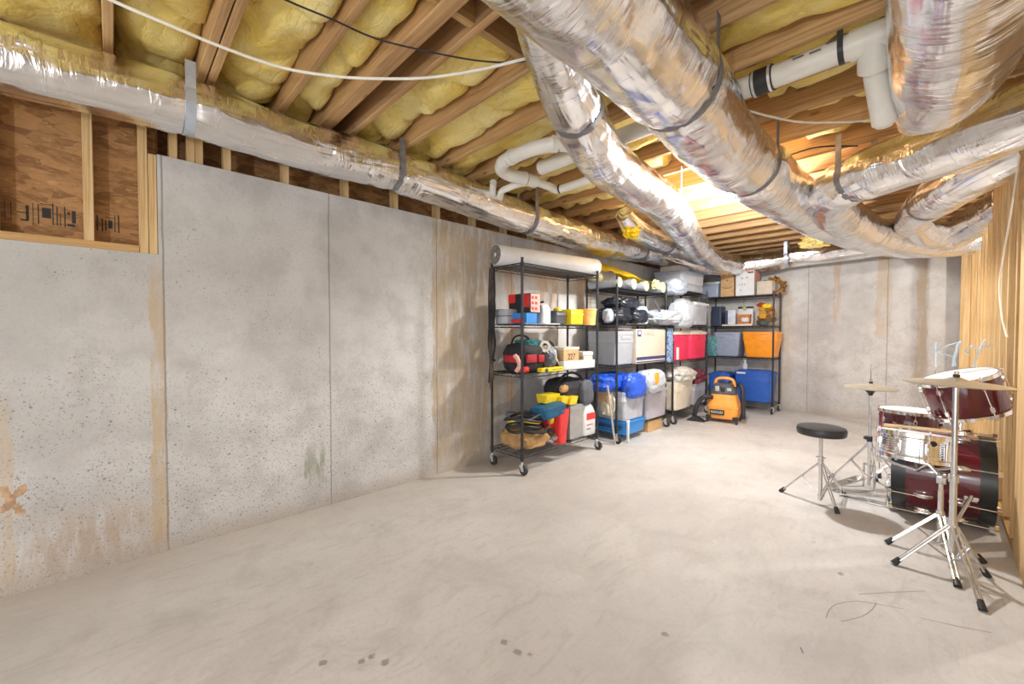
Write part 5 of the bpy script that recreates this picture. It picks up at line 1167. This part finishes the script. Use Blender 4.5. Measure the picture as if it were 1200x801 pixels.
# crash cymbal on its stand
cb = P(1115, 670, z=0)
ct = P(1114, 455, x=cb.x); CZ = 1.25 - (447 - 391) / 481 * 2.12
t = thing('cymbal_stand', 'nearest chrome cymbal stand with a straight pole and braced tripod legs', 'stand', (cb.x, cb.y, 0))
feet = [tuple(P(1049, 658, z=.015).xy), tuple(P(1151, 711, z=.015).xy), tuple(P(1156, 672, z=.015).xy)]
tripod(t, (cb.x, cb.y), .5, feet, .245, .07)
m = MB(); m.tube([(cb.x, cb.y, .02), (cb.x, cb.y, .50)], .0145, 16); m.build('tube', 'satin', t)
m = MB(); m.tube([(cb.x, cb.y, .49), (cb.x, cb.y, CZ - .03)], .0115, 16); m.tube([(cb.x, cb.y, CZ - .04), (cb.x, cb.y, CZ + .035)], .004, 10); m.build('tube', 'satin', t)
m = MB(); m.cyl((cb.x, cb.y, .475), (cb.x, cb.y, .515), .02, n=16); m.tube([(cb.x - .02, cb.y - .02, .495), (cb.x - .045, cb.y - .03, .495)], .006, 8); m.box((cb.x - .062, cb.y - .04, .487), (cb.x - .04, cb.y - .022, .503), .004); m.build('height_clamp', 'satin', t)
def cymbal(label, c, d, tilt, name='crash_cymbal'):
    R_ = d / 2; t = thing(name, label, 'cymbal', c, tilt); m = MB()
    pr = [(.008, .030), (.02, .029), (R_ * .2, .020), (R_ * .24, .016), (R_ * .5, .010), (R_ * .8, .003), (R_, -.004)]
    m.lathe(pr[::-1] + [(r, z - .0022) for r, z in pr], 72, cap=False); m.build('cymbal_plate', 'brass', t, world=False)
    m = MB(); m.lathe([(.012, .03), (.014, .036), (.012, .045), (.005, .046)], 16); m.build('felt_washer', 'black', t, world=False)
    m = MB(); m.lathe([(.008, .046), (.009, .05), (.009, .06), (.004, .062)], 12); m.build('wing_nut', 'satin', t, world=False)
    return t
cymbal('large bronze crash cymbal on the nearest stand, before the tilted tom', (cb.x, cb.y, CZ - .012), .41, (.0, .035, 0))
# hi-hat
hb = P(1018, 574, z=0); HZ = 1.25 - (454 - 391) / 481 * (-.719 * hb.x + .695 * hb.y)
t = thing('hi_hat_stand', 'chrome hi-hat stand with pedal between the stool and the drums', 'stand', (hb.x, hb.y, 0))
m = MB(); m.tube([(hb.x, hb.y, .04), (hb.x, hb.y, .42)], .012, 14); m.tube([(hb.x, hb.y, .40), (hb.x, hb.y, HZ - .06)], .0085, 14); m.build('tube', 'satin', t)
m = MB(); m.tube([(hb.x, hb.y, HZ - .08), (hb.x, hb.y, HZ + .18)], .003, 8); m.build('pull_rod', 'chrome', t)
m = MB(); m.lathe([(.012, HZ - .07), (.022, HZ - .045), (.03, HZ - .04), (.03, HZ - .03), (.008, HZ - .028)], 20, mat=Matrix.Translation((hb.x, hb.y, 0))); m.build('cymbal_seat', 'black', t)
m = MB(); m.cyl((hb.x, hb.y, .39), (hb.x, hb.y, .43), .018, n=14); m.blob((hb.x - .02, hb.y - .02, .42), (.035, .035, .03), 1, .02, 2.2); m.build('height_clamp', 'black', t)
tripod(t, (hb.x, hb.y), .5, [tuple(P(974, 558, z=.015).xy), (hb.x + .24, hb.y + .16), (hb.x + .02, hb.y + .30)], .36, .10, r=.005)
fb = P(982, 571, z=.02); d = (Vector((fb.x, fb.y, 0)) - Vector((hb.x, hb.y, 0))); d.normalize(); s_ = d.cross(Vector((0, 0, 1)))
m = MB(); o_ = Vector((hb.x, hb.y, 0)); P0 = o_ + d * .06 + Vector((0, 0, .10)); P1 = o_ + d * .31 + Vector((0, 0, .02))
m.rings([[P0 + s_ * .04, P0 - s_ * .04, P0 - s_ * .04 + Vector((0, 0, .008)), P0 + s_ * .04 + Vector((0, 0, .008))], [P1 + s_ * .042, P1 - s_ * .042, P1 - s_ * .042 + Vector((0, 0, .008)), P1 + s_ * .042 + Vector((0, 0, .008))]]); fbo = m.build('foot_board', 'satin', t)
m = MB(); c_ = P0.lerp(P1, .35) + Vector((0, 0, .0095)); m.rings([[c_ + s_ * .022, c_ + d * .022, c_ - s_ * .022, c_ - d * .022], [c_ + s_ * .022 + Vector((0, 0, .002)), c_ + d * .022 + Vector((0, 0, .002)), c_ - s_ * .022 + Vector((0, 0, .002)), c_ - d * .022 + Vector((0, 0, .002))]]); m.build('grip_patch', 'grey_card', fbo)
m = MB(); m.tube([o_ + s_ * .05 + Vector((0, 0, .012)), o_ + s_ * .05 + d * .30 + Vector((0, 0, .012))], .005, 8); m.tube([o_ - s_ * .05 + Vector((0, 0, .012)), o_ - s_ * .05 + d * .30 + Vector((0, 0, .012))], .005, 8); m.tube([o_ + s_ * .05 + Vector((0, 0, .012)), o_ + s_ * .05 + Vector((0, 0, .2))], .008, 8); m.tube([o_ - s_ * .05 + Vector((0, 0, .012)), o_ - s_ * .05 + Vector((0, 0, .2))], .008, 8); m.tube([o_ + s_ * .05 + Vector((0, 0, .2)), o_ - s_ * .05 + Vector((0, 0, .2))], .008, 8); m.build('pedal_frame', 'satin', t)
cymbal('smaller bronze hi-hat cymbal on the thin stand beside the black stool', (hb.x, hb.y, HZ - .004), .335, (.03, .03, 0), 'hi_hat_cymbal')
# throne
tc = P(961, 591, z=0); TZ = .575
t = thing('drum_stool', 'round black padded drum stool on a chrome tripod', 'stool', (tc.x, tc.y, 0))
m = MB(); R_ = .148; m.lathe([(R_ * .80, TZ - .062), (R_ * .97, TZ - .060), (R_, TZ - .05), (R_ * 1.01, TZ - .022), (R_ * .97, TZ - .006), (R_ * .85, TZ), (R_ * .4, TZ + .003), (.001, TZ + .003)], 56, mat=Matrix.Translation((tc.x, tc.y, 0))); m.build('seat', 'vinyl', t)
m = MB(); m.lathe([(.05, TZ - .066), (.05, TZ - .061)], 24, mat=Matrix.Translation((tc.x, tc.y, 0))); m.tube([(tc.x, tc.y, .035), (tc.x, tc.y, TZ - .064)], .0125, 16); m.build('post', 'satin', t)
tripod(t, (tc.x, tc.y), .4, [tuple(P(916, 574, z=.015).xy), tuple(P(990, 578, z=.015).xy), tuple(P(981, 599, z=.015).xy)], .30, .06, r=.005)
m = MB(); m.cyl((tc.x, tc.y, .33), (tc.x, tc.y, .355), .018, n=14); m.tube([(tc.x - .03, tc.y, .345), (tc.x + .03, tc.y, .345)], .005, 8); m.build('height_clamp', 'satin', t)
# pale blue plastic hangers standing on the rack tom
def up_at(px, py, y=3.99): return P(px, py, y=y)
t = thing('blue_hanger', 'pale ice blue plastic hanger upright behind the tilted tom', 'hanger', tuple(up_at(1097, 428)))
for pts in ([(1097, 430), (1097, 400)], [(1089, 407), (1097, 411), (1118, 418), (1120, 428)], [(1097, 411), (1112, 404), (1123, 401)]):
    m = MB(); m.tube([up_at(*q) for q in pts], .004, 8); m.build('hanger_bar', 'ice', t)
t = thing('blue_ribbon', 'pale blue curled ribbon standing on the head of the tilted tom', 'ribbon', tuple(up_at(1117, 428)))
m = MB(); m.tube(catmull([up_at(*q) for q in ((1117, 429), (1118, 420), (1121, 411), (1123, 403), (1127, 400))], .008), .008, 8); m.build('ribbon_strip', 'ice', t)
t = thing('blue_hanger', 'pale ice blue plastic hanger leaning toward the studs', 'hanger', tuple(up_at(1140, 428)))
for pts in ([(1140, 430), (1148, 409), (1163, 404)], [(1148, 409), (1155, 397)], [(1148, 409), (1136, 406)], [(1139, 404), (1131, 411), (1136, 416)]):
    m = MB(); m.tube([up_at(*q) for q in pts], .0045, 8); m.build('hanger_bar', 'ice', t)
